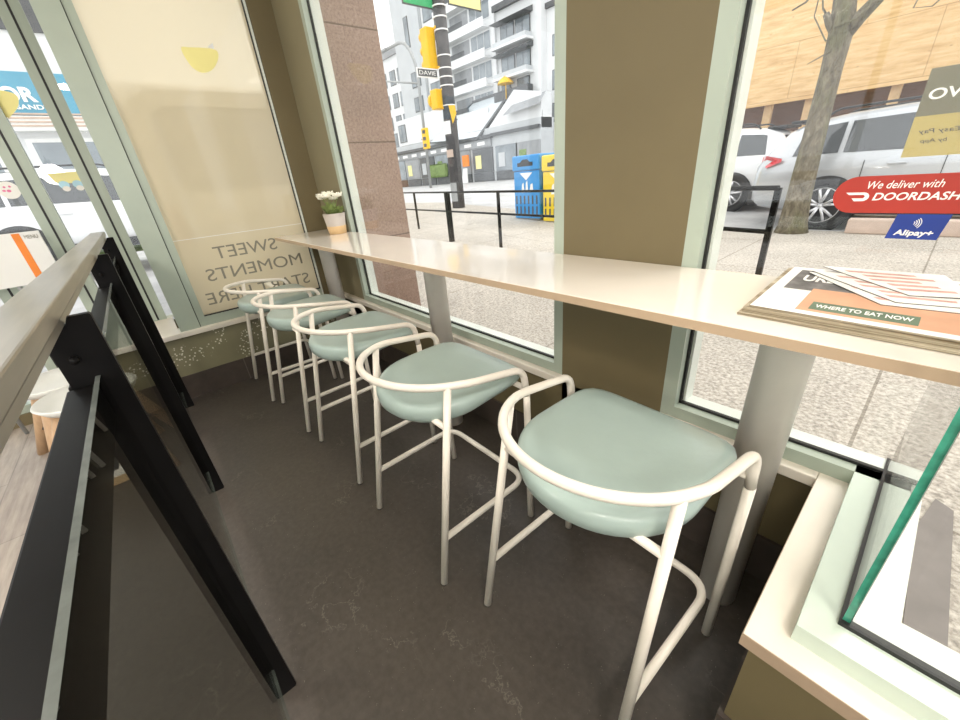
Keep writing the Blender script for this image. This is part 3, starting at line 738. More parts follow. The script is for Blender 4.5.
def bowl(pts, n=5):
    """close the outline with a smooth curve"""
    out = []; m = len(pts)
    for k in range(m):
        p0, p1, p2, p3 = (Vector(pts[(k + d) % m]) for d in (-1, 0, 1, 2))
        for q in range(n):
            u = q / n; c = .5 * ((2 * p1) + (p2 - p0) * u + (2 * p0 - 5 * p1 + 4 * p2 - p3) * u * u + (3 * p1 - p0 - 3 * p2 + p3) * u ** 3); out.append((c.x, c.y))
    return out
decal(PX + .0016, bowl([(.607, 2.164), (.656, 2.171), (.733, 2.175), (.792, 2.171), (.802, 2.148), (.782, 2.108), (.738, 2.063), (.682, 2.044), (.639, 2.061), (.614, 2.105)]), 'yellow half-round decal with a white tip high on the frosted window', [(.751, 2.180), (.789, 2.206), (.788, 2.176)])
decal(xi, bowl([(-.335, 1.998), (-.30, 2.002), (-.256, 1.991), (-.242, 1.967), (-.259, 1.925), (-.298, 1.885), (-.335, 1.868)]), 'yellow rounded decal high on the left bay glass')
for k, (x, y) in enumerate(((-1.9, -1.5), (.6, -1.5), (.9, .1))):
    t = thing('ceiling_lamp', (x, y, HT), ('round ceiling lamp over the walkway end', 'round ceiling lamp over the walkway middle', 'round ceiling lamp behind the viewer')[k], 'lamp', 'round ceiling lamps')
    obj('rim', MB().lathe([(0, HT - .001), (.30, HT - .001), (.30, HT - .04), (.27, HT - .04), (.27, HT - .02), (0, HT - .02)], (x, y, 0), 'Z', 32), MT['white'], t)
    obj('diffuser', MB().lathe([(0, HT - .021), (.268, HT - .021), (.268, HT - .036), (0, HT - .038)], (x, y, 0), 'Z', 32), MT['ceil_glow'], t)

for x, y, lab in ((1.15, -.60, 'added unseen fill globe behind the viewer near the railing'), (.1, -2.3, 'added unseen fill globe over the walkway')):  # fill lights added out of view to brighten the columns under the counter
    t = thing('fill_globe', (x, y, 1.85), lab, 'lamp', 'added fill globes')
    obj('globe', MB().lathe([(.001, 1.71)] + [(.14 * math.sin(PI * k / 14), 1.85 - .14 * math.cos(PI * k / 14)) for k in range(1, 14)] + [(.001, 1.99)], (x, y, 0), 'Z', 28), MT['globe'], t)
    obj('cap', MB().lathe([(0, 1.985), (.04, 1.985), (.03, 2.03), (0, 2.035)], (x, y, 0), 'Z', 20), MT['black'], t)
    obj('cord', MB().tube([(x, y, 2.03), (x, y, HT)], .004, 8), MT['cable'], t)

# ------------------------------------------------------------------ outdoors: ground
def gz(x): return .06 * min(max(-x - 3, 0), 9) - .02
xs = [-140, -12, -3, 60]
def sheet(y0, y1, dz, xa, xb):
    X = [xa] + [x for x in xs if xa < x < xb] + [xb]; m = MB()
    for a, b in zip(X, X[1:]): m.quad((a, y0, gz(a) + dz), (b, y0, gz(b) + dz), (b, y1, gz(b) + dz), (a, y1, gz(a) + dz))
    return m
struct('ground_sidewalk', sheet(1.3, 8.75, 0, -140, 60), MT['aggregate'], None, 'pale aggregate sidewalk outside the counter windows')
struct('ground_bay', MB().quad((.09, .73, -.021), (60, .73, -.021), (60, 1.3, -.021), (.09, 1.3, -.021)), MT['aggregate'])
struct('ground_street', sheet(8.75, 140, -.03, -140, 60), MT['road'], None, 'pale wet asphalt street beyond the sidewalk')
struct('ground_side_street', MB().quad((-140, -60, gz(-8) - .02), (-3.95, -60, gz(-4) - .02), (-3.95, 1.3, gz(-4) - .02), (-140, 1.3, gz(-8) - .02)), MT['road'])
struct('ground_paving_band', MB().prism([(.29, 2.07, -.018), (.34, 2.03, -.018), (.35, 1.28, -.018), (.26, 1.31, -.018), (.25, 1.83, -.018)], (0, 0, .003)), MT['darkslab'], None, 'dark grey paving slab just outside the corner window')
struct('wall_granite_pier', MB().box(-4.2, -2.90, 1.315, 1.72, -.1, 5.0), MT['granite'], None, 'speckled brown granite pier outside the far window')
kb = tag(obj('parking_kerb', MB().box(-1.02, 4.5, 8.56, 8.74, -.02, .20, .02), MT['kerb']), 'pinkish concrete kerb in front of the silver car', 'kerb')

# street fence
fA, fB_ = Vector((-9.8, 5.47)), Vector((-.80, 3.365))
sf = thing('street_fence', (-5.2, 4.0, gz(-5.2)), 'thin black two-rail fence on the sidewalk', 'fence')
def fp_(t): p = fA.lerp(fB_, t); return Vector((p.x, p.y, 0))
for zt_ in (1.07, .785):
    n_ = 12; m = MB()
    m.tube([fp_(k / n_) + Vector((0, 0, zt_ - (.0 if zt_ > 1 else (gz(fp_(k / n_).x) + .02) * .25))) for k in range(n_ + 1)], .016, 8); obj('rail', m, MT['black'], sf)
for x in (-9.8, -8.1, -6.28, -4.44, -2.6, -.80):
    t = (x - fA.x) / (fB_.x - fA.x); p = fp_(t); g_ = gz(x); th = .04 if x in (-6.28,) else .018
    obj('post', MB().box(p.x - th, p.x + th, p.y - th, p.y + th, g_, 1.07 + (g_ + .02) * .0), MT['black'], sf)

# street tree
tr = thing('street_tree', (-1.70, 8.5, -.02), 'bare mossy street tree between the fence and the silver car', 'tree')
obj('trunk', MB().tube([(-1.70, 8.5, -.04), (-1.705, 8.5, .12), (-1.715, 8.5, .5), (-1.72, 8.5, 1.22), (-1.72, 8.5, 1.8), (-1.72, 8.5, 2.26), (-1.72, 8.5, 2.7), (-1.79, 8.5, 3.2), (-1.83, 8.5, 4.2)], [.25, .205, .175, .152, .14, .132, .145, .125, .11], 16), MT['bark'], tr)
for pts, rr in (([(-1.70, 8.5, 2.62), (-1.55, 8.48, 2.82), (-1.36, 8.45, 3.02), (-.85, 8.4, 3.6)], [.10, .085, .07, .05]),
                ([(-1.74, 8.48, 2.66), (-1.86, 8.42, 2.82), (-1.93, 8.4, 2.95)], [.07, .05, .035]),
                ([(-1.84, 8.42, 2.82), (-1.98, 8.40, 3.02), (-2.05, 8.40, 3.3)], [.018, .012, .006]),
                ([(-1.78, 8.36, 2.75), (-1.55, 8.3, 2.78), (-1.30, 8.3, 3.02), (-1.1, 8.3, 3.3)], [.014, .013, .01, .005]),
                ([(-2.05, 8.4, 3.4), (-2.06, 8.4, 2.95), (-1.85, 8.38, 2.62), (-1.6, 8.36, 2.68)], [.008, .008, .01, .01]),
                ([(-.9, 8.4, 3.4), (-1.02, 8.38, 2.75), (-.85, 8.38, 2.72), (-.4, 8.4, 3.2)], [.008, .007, .007, .012]),
                ([(-1.72, 8.38, 2.5), (-1.9, 8.36, 2.42), (-2.0, 8.36, 2.38)], [.012, .008, .004]),
                ([(-2.35, 8.4, 3.1), (-2.2, 8.4, 3.15), (-2.0, 8.4, 3.4)], [.01, .014, .018])):
    obj('branch', MB().tube(pts, rr, 10), MT['bark'], tr)

# cars -------------------------------------------------------------
def make_car(name, paint, label, loc, rz, cat='car', roofk=1.0, sc=1.0):
    """rear at -x, front at +x, near side at -y; wheels on the ground"""
    t = thing(name, (0, 0, 0), label, cat)
    S = [  # x, z bottom, belt, roof, half width low, half width roof
        (-2.42, .50, .80, .84, .72, .60), (-2.38, .40, .98, 1.02, .84, .62), (-2.28, .34, 1.06, 1.22, .89, .64), (-2.05, .30, 1.08, 1.50, .91, .64), (-1.75, .26, 1.09, 1.62, .925, .645),
        (-1.3, .24, 1.09, 1.675, .93, .65), (-.7, .22, 1.08, 1.70, .93, .655), (0, .22, 1.06, 1.70, .93, .655), (.45, .22, 1.04, 1.66, .93, .65), (.85, .22, 1.03, 1.48, .93, .66), (1.2, .22, 1.02, 1.16, .925, .70),
        (1.45, .24, 1.0, 1.06, .92, .70), (1.8, .26, .96, 1.01, .90, .68), (2.1, .30, .88, .92, .85, .62), (2.26, .36, .74, .78, .72, .55), (2.30, .42, .66, .68, .62, .5)]
    rings = []
    for x, zb, zl, zr, wb, wr in S:
        zr = zl + (zr - zl) * roofk
        half = [(0, zb), (wb * .80, zb), (wb * .95, zb + .06), (wb, zb + (zl - zb) * .5), (wb * .985, zl - .10), (wb * .95, zl), (wr + (wb * .95 - wr) * .12, zr - (zr - zl) * .16), (wr * .9, zr - .012), (wr * .5, zr)]
        rings.append([(x, -y, z) for y, z in half] + [(x, 0, zr + .004)] + [(x, y, z) for y, z in reversed(half[1:])])
    obj('body', MB().rings(rings), paint, t)
    def side(i, f, s, lift=.008):
        x = S[i][0]; zb, zl, zr, wb, wr = S[i][1:]; zr = zl + (zr - zl) * roofk
        y = wb * .95 + (wr + (wb * .95 - wr) * .12 - wb * .95) * f; z = zl + (zr - (zr - zl) * .16 - zl) * f
        return Vector((x, s * (y + lift), z + .002))
    def L(a, b, k): return a.lerp(b, k)
    for s in (-1, 1):
        for (i0, i1, a0, a1) in ((3, 5, .25, .93), (5, 7, .02, .95), (7, 9, .05, .93)):
            lo = [side(i, .07, s) for i in range(i0, i1 + 1)]; hi = [side(i, .92, s) for i in range(i0, i1 + 1)]
            lo[0] = L(lo[0], lo[1], .5 if i0 == 3 else .06); lo[-1] = L(lo[-1], lo[-2], .06)
            hi[0] = L(hi[0], hi[1], .75 if i0 == 3 else .06); hi[-1] = L(hi[-1], hi[-2], .55 if i1 == 9 else .06)
            m = MB()
            for k in range(len(lo) - 1): m.quad(lo[k], lo[k + 1], hi[k + 1], hi[k])
            obj('side_window', m, MT['carglass'], t)
        m = MB()
        for x in (-1.35, 1.34):
            m.lathe([(.36, s * .90), (.44, s * .90), (.44, s * .945), (.36, s * .945)], (x, 0, .37), 'Y', 36)
        m.box(-.95, .95, s * .935 - .012, s * .935 + .012, .24, .40, .006)
        obj('cladding', m, MT['cladding'], t)
        for x in (-1.35, 1.34):
            wh = obj('wheel', MB().lathe([(.05, s * .70), (.30, s * .70), (.365, s * .73), (.37, s * .80), (.365, s * .925), (.31, s * .948), (.268, s * .94), (.262, s * .90), (.05, s * .90)], (x, 0, .37), 'Y', 40), MT['tyre'], t)
            rim = MB().lathe([(.245, s * .93), (.268, s * .945), (.262, s * .95), (.24, s * .935)], (x, 0, .37), 'Y', 40)
            rim.lathe([(.0, s * .925), (.05, s * .925), (.045, s * .95), (0, s * .953)], (x, 0, .37), 'Y', 20)
            for k in range(5):
                for d in (-.12, .12):
                    a = 2 * PI * k / 5 + .3; c0 = (x + .04 * math.cos(a + d), s * .94, .37 + .04 * math.sin(a + d)); c1 = (x + .25 * math.cos(a + d * 1.9), s * .943, .37 + .25 * math.sin(a + d * 1.9))
                    rim.tube([c0, c1], [.024, .022], 8)
            obj('rim', rim, MT['alloy'], wh)
        for x in (-.62, .42): obj('door_handle', MB().box(x - .10, x + .10, s * .945 - .02, s * .945 + .02, .925, .955, .01), paint, t)
        for x in (-.98, -.16, .86): obj('door_gap', MB().box(x - .004, x + .004, s * .905, s * .9335, .42, 1.0), MT['cladding'], t)
        obj('tail_light', MB().prism([(-2.38, s * .62, .98), (-2.38, s * .62, 1.14), (-2.26, s * .89, 1.16), (-2.02, s * .915, 1.10), (-2.02, s * .93, 1.05), (-2.22, s * .91, .97)], (0, s * .012, 0)), MT['red'], t)
        obj('headlight', MB().prism([(2.18, s * .62, .72), (2.2, s * .60, .80), (1.95, s * .86, .87), (1.85, s * .90, .82), (2.02, s * .84, .74)], (.02, s * .02, .01)), MT['alloy'], t)
        obj('roof_rail', MB().tube(fillet([(-1.65, s * .60, 1.62 if roofk == 1 else 1.45), (-1.5, s * .60, 1.735), (.1, s * .60, 1.755), (.35, s * .60, 1.69)], .08, 4), .017, 8), MT['cladding'], t)
        obj('mirror', MB().box(.80, .98, s * 1.04 - .09, s * 1.04 + .09, 1.05, 1.18, .04), paint, t)
    wr = [Vector((S[3][0] - .006, y, 1.46)) for y in (-.5, .5)]
    m = MB(); m.quad((-2.31, -.62, 1.15), (-2.31, .62, 1.15), (-2.085, .53, 1.46), (-2.085, -.53, 1.46)); obj('rear_window', m, MT['carglass'], t)
    m = MB(); m.quad((1.2, -.66, 1.13), (1.2, .66, 1.13), (.56, .56, 1.645), (.56, -.56, 1.645)); obj('windscreen', m, MT['carglass'], t)
    obj('spoiler', MB().box(-2.10, -1.75, -.55, .55, 1.60, 1.645, .015), MT['cladding'], t)
    b = MB().box(-2.455, -2.2, -.80, .78, .36, .60, .04); obj('bumper', b, MT['cladding'], t)
    t.location = loc; t.rotation_euler = (0, 0, rz); t.scale = (sc, sc, sc); return t
make_car('car', MT['silver'], 'silver SUV with red tail light parked behind the street tree', (-.07, 10.05, -.045), 0, sc=1.06)
make_car('car', MT['wcar'], 'white SUV parked behind the silver one, left of the tree', (-5.1, 12.2, .0), PI, sc=1.06)
make_car('car', MT['wcar'], 'white car on the side street seen through the left bay glass', (-11.8, -.2, gz(-12) - .15), PI / 2)
# van seen faintly through the frosted film
vn = thing('van', (-6.9, 1.1, gz(-6)), 'pale van close behind the frosted window', 'van')
VX = -4.75
def rrect(x, y0, y1, z0, z1, r, n=6):
    P = []
    for cy, cz, a0 in ((y1 - r, z1 - r, 0), (y0 + r, z1 - r, PI / 2), (y0 + r, z0 + r, PI), (y1 - r, z0 + r, 1.5 * PI)):
        for k in range(n + 1): a = a0 + PI / 2 * k / n; P.append((x, cy + r * math.cos(a), cz + r * math.sin(a)))
    return P
vb = MB().rings([rrect(-9.0, .22, 1.86, .45, 1.9, .3), rrect(-8.6, .1, 2.0, .40, 2.2, .25), rrect(-5.0, .1, 2.0, .4, 2.3, .25), rrect(VX, .26, 1.84, .5, 2.2, .3)])
obj('body', vb, MT['wcar'], vn)
obj('rear_window', MB().rings([rrect(VX + .001, .44, 1.64, 1.40, 2.08, .16), rrect(VX + .01, .44, 1.64, 1.40, 2.08, .16)]), MT['carglass'], vn)
obj('bumper', MB().box(VX - .1, VX + .10, .25, 1.85, .5, .72, .05), MT['grey'], vn)
for y in (.30, 1.70): obj('tail_light', MB().box(VX - .03, VX + .02, y, y + .1, .95, 1.3, .02), MT['kerb'], vn)
for x in (-5.7, -8.1):
    for y in (.2, 1.9): obj('wheel', MB().lathe([(.0, -.1), (.34, -.1), (.36, 0), (.34, .1), (0, .1)], (x, y, gz(x) + .36), 'Y', 28), MT['tyre'], vn)

# hoarding -----------------------------------------------------------
hd = thing('plywood_hoarding', (0, 12.6, 0), 'large plywood hoarding on timber posts across the street behind the cars', 'hoarding')
obj('plywood_sheets', MB().box(-5.6, 9, 14.2, 14.3, 2.36, 9.5), MT['ply'], hd)
obj('board_wall', MB().box(-5.6, 9, 14.9, 15.0, -.05, 2.8), MT['brownwall'], hd)
for x in (-4.1, -3.2, -1.6, -.4, 1.2, 2.8, 4.6): obj('post', MB().box(x - .09, x + .09, 14.35, 14.5, -.05, 2.5), MT['timber'], hd)

# bins -----------------------------------------------------------------
def make_bin(x0, x1, mat, label):
    y0, y1 = 7.42, 8.2; g = gz((x0 + x1) / 2); t = thing('recycling_bin', ((x0 + x1) / 2, 7.8, g), label, 'bin', 'street recycling bins')
    obj('body', MB().box(x0 + .02, x1 - .02, y0 + .03, y1, g + .03, g + 1.09, .02), mat, t)
    obj('hood', MB().box(x0, x1, y0, y1, g + 1.10, g + 1.42, .03), mat, t)
    obj('base', MB().box(x0 + .05, x1 - .05, y0 + .06, y1 - .05, g, g + .03), MT['grey'], t)
    c = (x0 + x1) / 2
    P = [(c - .24, y0 - .001, g + 1.19), (c + .24, y0 - .001, g + 1.19), (c + .24, y0 - .001, g + 1.27), (c + .15, y0 - .001, g + 1.27), (c + .08, y0 - .001, g + 1.33), (c - .08, y0 - .001, g + 1.33), (c - .15, y0 - .001, g + 1.27), (c - .24, y0 - .001, g + 1.27)]
    obj('slot', MB().prism(P, (0, -.006, 0)), MT['cladding'], t)
    yf = y0 + .028
    m = MB().prism([(c - .2, yf, g + 1.05), (c + .2, yf, g + 1.05), (c, yf, g + .89)], (0, -.004, 0)); obj('arrow', m, MT['lettering'], t)
    ic = MB()
    for dx, w_, h_ in ((-.16, .10, .22), (-.03, .09, .26), (.10, .13, .2)): ic.prism([(c + dx, yf, g + .62), (c + dx + w_, yf, g + .62), (c + dx + w_ * .75, yf, g + .62 + h_), (c + dx + w_ * .3, yf, g + .62 + h_ * .85)], (0, -.004, 0))
    obj('icons', ic, MT['lettering'], t)
    for rw in range(2):
        for k in range(6):
            x = x0 + .10 + k * (x1 - x0 - .2) / 5; obj('vent', MB().box(x - .022, x + .022, yf - .004, yf, g + .12 + rw * .24, g + .31 + rw * .24), MT['slate'], t)
    return t
make_bin(-7.27, -6.42, MT['bin_blue'], 'tall blue recycling bin with white icons by the sidewalk')
make_bin(-6.35, -5.5, MT['bin_yellow'], 'yellow recycling bin beside the blue one')

# traffic pole -----------------------------------------------------------
PX_, PY_ = -10.35, 8.08; pg = gz(PX_)
tp = thing('traffic_pole', (PX_, PY_, pg), 'black street pole with white bands at the corner', 'pole')
obj('pole', MB().lathe([(0, pg), (.20, pg), (.195, pg + 2), (.15, 7.5), (0, 7.5)], (PX_, PY_, 0), 'Z', 20), MT['pole'], tp)
for z in (5.35, 5.12, 4.85, 4.3, 4.02, 3.82, 3.62, 3.15, 2.95): obj('band', MB().lathe([(.15, z), (.19, z), (.19, z + .03), (.15, z + .03)], (PX_, PY_, 0), 'Z', 20), MT['lettering'], tp)
for z0, z1, mt in ((2.45, 2.78, 'white'), (.62, 1.15, 'grey'), (1.85, 2.05, 'kerb')):
    P = []
    for k in range(7): a = -2.0 + 1.3 * k / 6; P.append((PX_ + .207 * math.cos(a), PY_ + .207 * math.sin(a), z0))
    Q = [(PX_ + .203 * math.cos(-2.0 + 1.3 * k / 6), PY_ + .203 * math.sin(-2.0 + 1.3 * k / 6), z0) for k in range(6, -1, -1)]
    obj('poster', MB().prism(P + Q, (0, 0, z1 - z0)), MT[mt], tp)
def lens_box(name, c, sx, sy, sz, mat, label, cat, n):
    t = thing(name, c, label, cat)
    obj('housing', MB().box(c[0] - sx, c[0] + sx, c[1] - sy, c[1] + sy, c[2] - sz, c[2] + sz, .03), mat, t)
    for k in range(n):
        z = c[2] + sz * (1 - (2 * k + 1) / n)
        obj('visor', MB().tube([(c[0] - sx, c[1], z), (c[0] - sx - .12, c[1], z)], sz / n * .75, 14), mat, t)
    obj('bracket', MB().tube([(c[0] + .05, c[1] + sy, c[2] + sz * .9), (PX_, PY_ - .18, c[2] + sz * .95)], .03, 8), mat, t)
    obj('bracket', MB().tube([(c[0] + .05, c[1] + sy, c[2] - sz * .9), (PX_, PY_ - .18, c[2] - sz * .95)], .03, 8), mat, t); return t
lens_box('traffic_signal', (-10.62, 7.80, 4.50), .15, .15, .46, MT['sig_yellow'], 'tall yellow traffic signal on the black pole', 'traffic light', 3)
lens_box('pedestrian_signal', (-10.52, 7.84, 3.33), .14, .16, .24, MT['sig_yellow'], 'square yellow walk signal lower on the black pole', 'traffic light', 1)
yc = thing('pole_sign', (-10.2, 8.0, 2.95), 'small yellow sign wrapped on the black pole', 'sign'); obj('plate', MB().prism([(-10.2, 7.95, 3.15), (-10.13, 8.12, 3.15), (-10.12, 8.14, 2.95), (-10.17, 8.02, 2.7)], (.012, 0, 0)), MT['sig_yellow'], yc)
def plate_y(name, x, y0, y1, z0, z1, mat, edge, label, txt=None, tm=None):
    t = thing(name, (x, (y0 + y1) / 2, z0), label, 'sign')
    obj('border', MB().box(x - .02, x + .004, y0, y1, z0, z1), edge, t)
    obj('plate', MB().box(x + .004, x + .010, y0 + .03, y1 - .03, z0 + .03, z1 - .03), mat, t)
    if txt: text('lettering', txt, tm, (x + .012, (y0 + y1) / 2, (z0 + z1) / 2), (0, 1, 0), (0, 0, 1), (y1 - y0) * .8, (z1 - z0) * .42, t, .0, .004)
    return t
plate_y('street_sign', -10.40, 7.16, 7.84, 3.80, 4.02, MT['slate'], MT['lettering'], 'small dark street name plate with white border on the black pole', 'DAVIE', MT['lettering'])
plate_y('street_sign', -10.42, 7.0, 7.98, 5.30, 5.75, MT['green'], MT['slate'], 'green street sign at the top of the black pole')
plate_y('street_sign', -10.36, 8.42, 9.6, 5.46, 5.95, MT['paleyellow'], MT['slate'], 'pale yellow street sign at the top of the black pole')
# street lamp
sl = thing('street_lamp', (-35, 24, .5), 'thin grey arched street lamp beyond the crossing', 'street lamp')
obj('post', MB().tube(fillet([(-35, 24, .45), (-34.8, 24, 10.6), (-36.2, 24, 12.6), (-39.6, 24, 12.7)], 2.2, 8), .13, 10), MT['grey'], sl)
obj('arm', MB().tube([(-34.85, 24, 9.15), (-41, 24, 10.5)], .08, 8), MT['grey'], sl)
obj('lamp_head', MB().box(-40.6, -39.4, 23.8, 24.2, 12.6, 12.8, .05), MT['grey'], sl)
sg = thing('traffic_signal', (-34.2, 23.8, 4.2), 'small far yellow traffic signal on the grey lamp post', 'traffic light')
obj('housing', MB().box(-34.7, -33.9, 23.5, 23.8, 3.9, 5.6, .05), MT['sig_yellow'], sg)
for z in (4.2, 4.75, 5.3): obj('lens', MB().box(-34.5, -34.05, 23.45, 23.5, z - .14, z + .14, .03), MT['slate'], sg)
obj('bracket', MB().box(-35.0, -34.65, 23.6, 23.8, 4.7, 4.8), MT['grey'], sg)

# buildings ---------------------------------------------------------------
def win(par, x0, x1, z0, z1, y, frame=None, cols=2):
    f = obj('window', MB().box(x0, x1, y - .05, y, z0, z1), frame or MT['slate'], par)
    m = MB(); n = cols
    for k in range(n):
        a = x0 + .08 + k * (x1 - x0 - .08) / n; m.box(a, a + (x1 - x0 - .08) / n - .08, y - .07, y - .05, z0 + .08, z1 - .08)
    obj('pane', m, MT['win'], f)
ap = thing('apartment_building', (-40, 38, .5), 'white terraced apartment block with balconies and a sloped roof over its shops', 'building')
obj('wall', MB().box(-50, -37, 36, 48, .2, 25), MT['concrete_w'], ap)
obj('wall', MB().box(-37, -30.9, 36.3, 48, .2, 16.6), MT['concrete_w'], ap)
obj('wall', MB().box(-31, -18, 37.2, 48, .2, 15.2), MT['concrete_w'], ap)
obj('wall', MB().box(-31, -18, 40, 48, 15.2, 22), MT['render_grey'], ap)
for z in (8.0, 10.8, 13.4, 16.0, 18.6, 21.2):
    rc = obj('balcony', MB().box(-44.4, -41.2, 35.96, 36.0, z - .1, z + 1.7), MT['shade'], ap)  # flat grey sheet on the wall paints in the shade of the recess
    obj('parapet', MB().box(-46.2, -37.6, 34.9, 35.0, z - .75, z + .05).box(-46.2, -37.6, 35, 36, z - .75, z - .6), MT['concrete_w'], rc)
    obj('rail', MB().box(-46.2, -41, 34.94, 34.98, z + .1, z + .5).box(-46.2, -41, 34.92, 35, z + .5, z + .56), MT['slate'], rc)
    win(ap, -40.9, -37.6, z + .1, z + 1.75, 36.0, MT['concrete_w'], 3); win(ap, -49.5, -46.6, z + .1, z + 1.7, 36.0, None, 2)
for z in (10.7, 13.4):
    b = obj('bay', MB().box(-36.6, -32.0, 35.2, 36.3, z - .3, z + .1), MT['render_grey'], ap)
    obj('awning_roof', MB().prism([(-36.9, 35.0, z + 1.65), (-36.9, 36.3, z + 2.15), (-36.9, 36.3, z + 1.65)], (5.0, 0, 0)), MT['slate'], b)
    win(ap, -36.4, -34.4, z + .15, z + 1.6, 36.25); win(ap, -34.2, -32.2, z + .15, z + 1.6, 36.25)
    obj('ledge', MB().box(-36.8, -31.8, 35.1, 36.3, z - .5, z - .3), MT['concrete_w'], ap)
win(ap, -36.6, -35.2, 8.2, 10.1, 36.28); win(ap, -34.2, -32.4, 8.3, 10.1, 36.28)
t_ = obj('terrace', MB().box(-37, -32.0, 35.4, 36.2, 8.35, 9.25), MT['slate'], ap)
for x0, z0 in ((-30.2, 8.4), (-27.5, 8.4), (-30.2, 5.6), (-27.5, 5.6), (-30.2, 11.2), (-27.5, 11.2)): win(ap, x0, x0 + 1.9, z0, z0 + 1.7, 37.2)
obj('cornice', MB().box(-37.2, -30.8, 35.9, 36.4, 16.3, 16.8).box(-31, -18, 36.9, 37.3, 15.0, 15.4), MT['slate'], ap)
obj('sloped_roof', MB().prism([(-47.8, 33.4, 5.5), (-38.2, 33.4, 4.95), (-34.7, 35.9, 9.15), (-41.2, 35.9, 9.0)], (0, .1, .06)), MT['skylight'], ap)
obj('roof_trim', MB().prism([(-38.35, 33.38, 4.95), (-38.0, 33.38, 4.95), (-34.5, 35.88, 9.15), (-34.85, 35.88, 9.15)], (0, .02, .12)).prism([(-47.9, 33.36, 5.5), (-38.1, 33.36, 4.95), (-38.1, 33.36, 5.1), (-47.9, 33.36, 5.65)], (0, .05, 0)).prism([(-41.3, 35.85, 9.0), (-34.6, 35.85, 9.15), (-34.6, 35.85, 9.4), (-41.3, 35.85, 9.25)], (0, .05, 0)).prism([(-44.9, 34.2, 6.6), (-44.7, 34.2, 6.6), (-41.1, 35.9, 9.05), (-41.3, 35.9, 9.05)], (0, .0, .12)), MT['slate'], ap)
obj('lower_wall', MB().prism([(-38.0, 34.0, 5.0), (-29.0, 34.0, 5.0), (-29.0, 34.0, 8.0), (-32.6, 34.0, 8.75)], (0, 1.6, 0)).box(-49.8, -45.2, 34.4, 36, 6.0, 9.2), MT['concrete_w'], ap)
obj('entrance_roof', MB().prism([(-33.6, 33.2, 6.6), (-28.6, 33.2, 6.9), (-28.6, 34.2, 7.9), (-32.8, 34.2, 7.7)], (0, .05, .05)), MT['shade'], ap)
for x in (-32.2, -30.8, -29.9): win(ap, x, x + .9, 5.4, 6.5, 34.19)
up = tag(obj('parasol', MB().lathe([(.9, 9.75), (.85, 9.85), (.55, 10.2), (.03, 10.5), (.02, 10.48)], (-35.0, 35.3, 0), 'Z', 14).tube([(-35, 35.3, 8.4), (-35, 35.3, 10.4)], .05, 8), MT['sig_yellow']), 'small yellow parasol on the white block terrace', 'parasol')
tw = thing('tower_block', (-53, 36, .5), 'plain pale tower rising left of the terraced block', 'building')
obj('wall', MB().box(-56.2, -50.05, 35.6, 46, 6.0, 30), MT['render_grey'], tw); obj('lower_wall', MB().box(-57, -50.05, 34.4, 35.6, 6.0, 9.2), MT['concrete_w'], tw); win(tw, -56.5, -54.6, 6.4, 8.6, 34.39); win(tw, -53.4, -52.4, 17.0, 20.2, 35.6, None, 1)
for z in (9.8, 12.6): win(tw, -53.2, -51.0, z, z + 1.7, 35.6)
lb_ = thing('office_building', (-66, 37, .5), 'low grey-white building left of the pale tower', 'building')
obj('wall', MB().box(-80, -56.3, 36.6, 48, .2, 18.2), MT['concrete_w'], lb_); obj('roof_edge', MB().box(-80, -56.3, 36.3, 36.6, 17.6, 18.4), MT['shade'], lb_)
for z in (8.6, 11.4, 14.2):
    for x in (-63, -60.4, -58.2): win(lb_, x, x + 1.6, z, z + 1.8, 36.6)
win(lb_, -62.6, -58.8, 6.0, 8.2, 36.6)
sh = thing('shopfront', (-46, 33.5, .45), 'row of dark shop windows with awning under the terraced block', 'shop')
obj('wall', MB().box(-63, -29, 33.9, 35.9, .2, 5.9), MT['render_grey'], sh)
obj('fascia', MB().box(-63, -36, 33.5, 33.9, 4.9, 5.25).box(-36, -29, 33.5, 33.9, 5.0, 5.3), MT['slate'], sh)
obj('sign_band', MB().box(-62.8, -36.2, 33.7, 33.88, 4.1, 4.85), MT['shade'], sh)
for k in range(11): x = -62.5 + k * 2.4; obj('signlet', MB().box(x, x + 1.3, 33.66, 33.7, 4.3, 4.65), MT['white'], sh)
for k, x in enumerate((-62.6, -58.8, -55.0, -51.2, -47.4, -43.6, -39.6, -35.6, -32.4)):
    m_ = (MT['slate'], MT['win'], MT['shade'])[k % 3]
    f = obj('shop_window', MB().box(x, x + (3.4 if x > -36 else 3.5), 33.78, 33.9, 1.5, 4.0), m_, sh); obj('stall_riser', MB().box(x, x + 3.5, 33.76, 33.9, .5, 1.45), MT['slate'] if k != 1 else MT['brownwall'], f)
    obj('window_display', MB().box(x + .5, x + 1.5, 33.74, 33.78, 1.9, 3.3), (MT['hedge'], MT['white'], MT['paleyellow'], MT['render_grey'])[k % 4], f)
obj('planting', MB().box(-48.6, -44.6, 33.3, 33.6, 1.4, 3.0, .3), MT['hedge'], sh)
osg = tag(obj('shop_sign', MB().box(-40.7, -39.5, 33.0, 33.1, 2.3, 3.5), MT['orange']), 'small orange square sign on the dark shopfront', 'sign')
sb = tag(obj('sandwich_board', MB().prism([(-40.6, 32.5, .5), (-39.4, 32.5, .5), (-39.6, 32.7, 2.1), (-40.3, 32.7, 2.1)], (0, .1, 0)), MT['white']), 'white sandwich board on the pavement before the shopfront', 'sign')
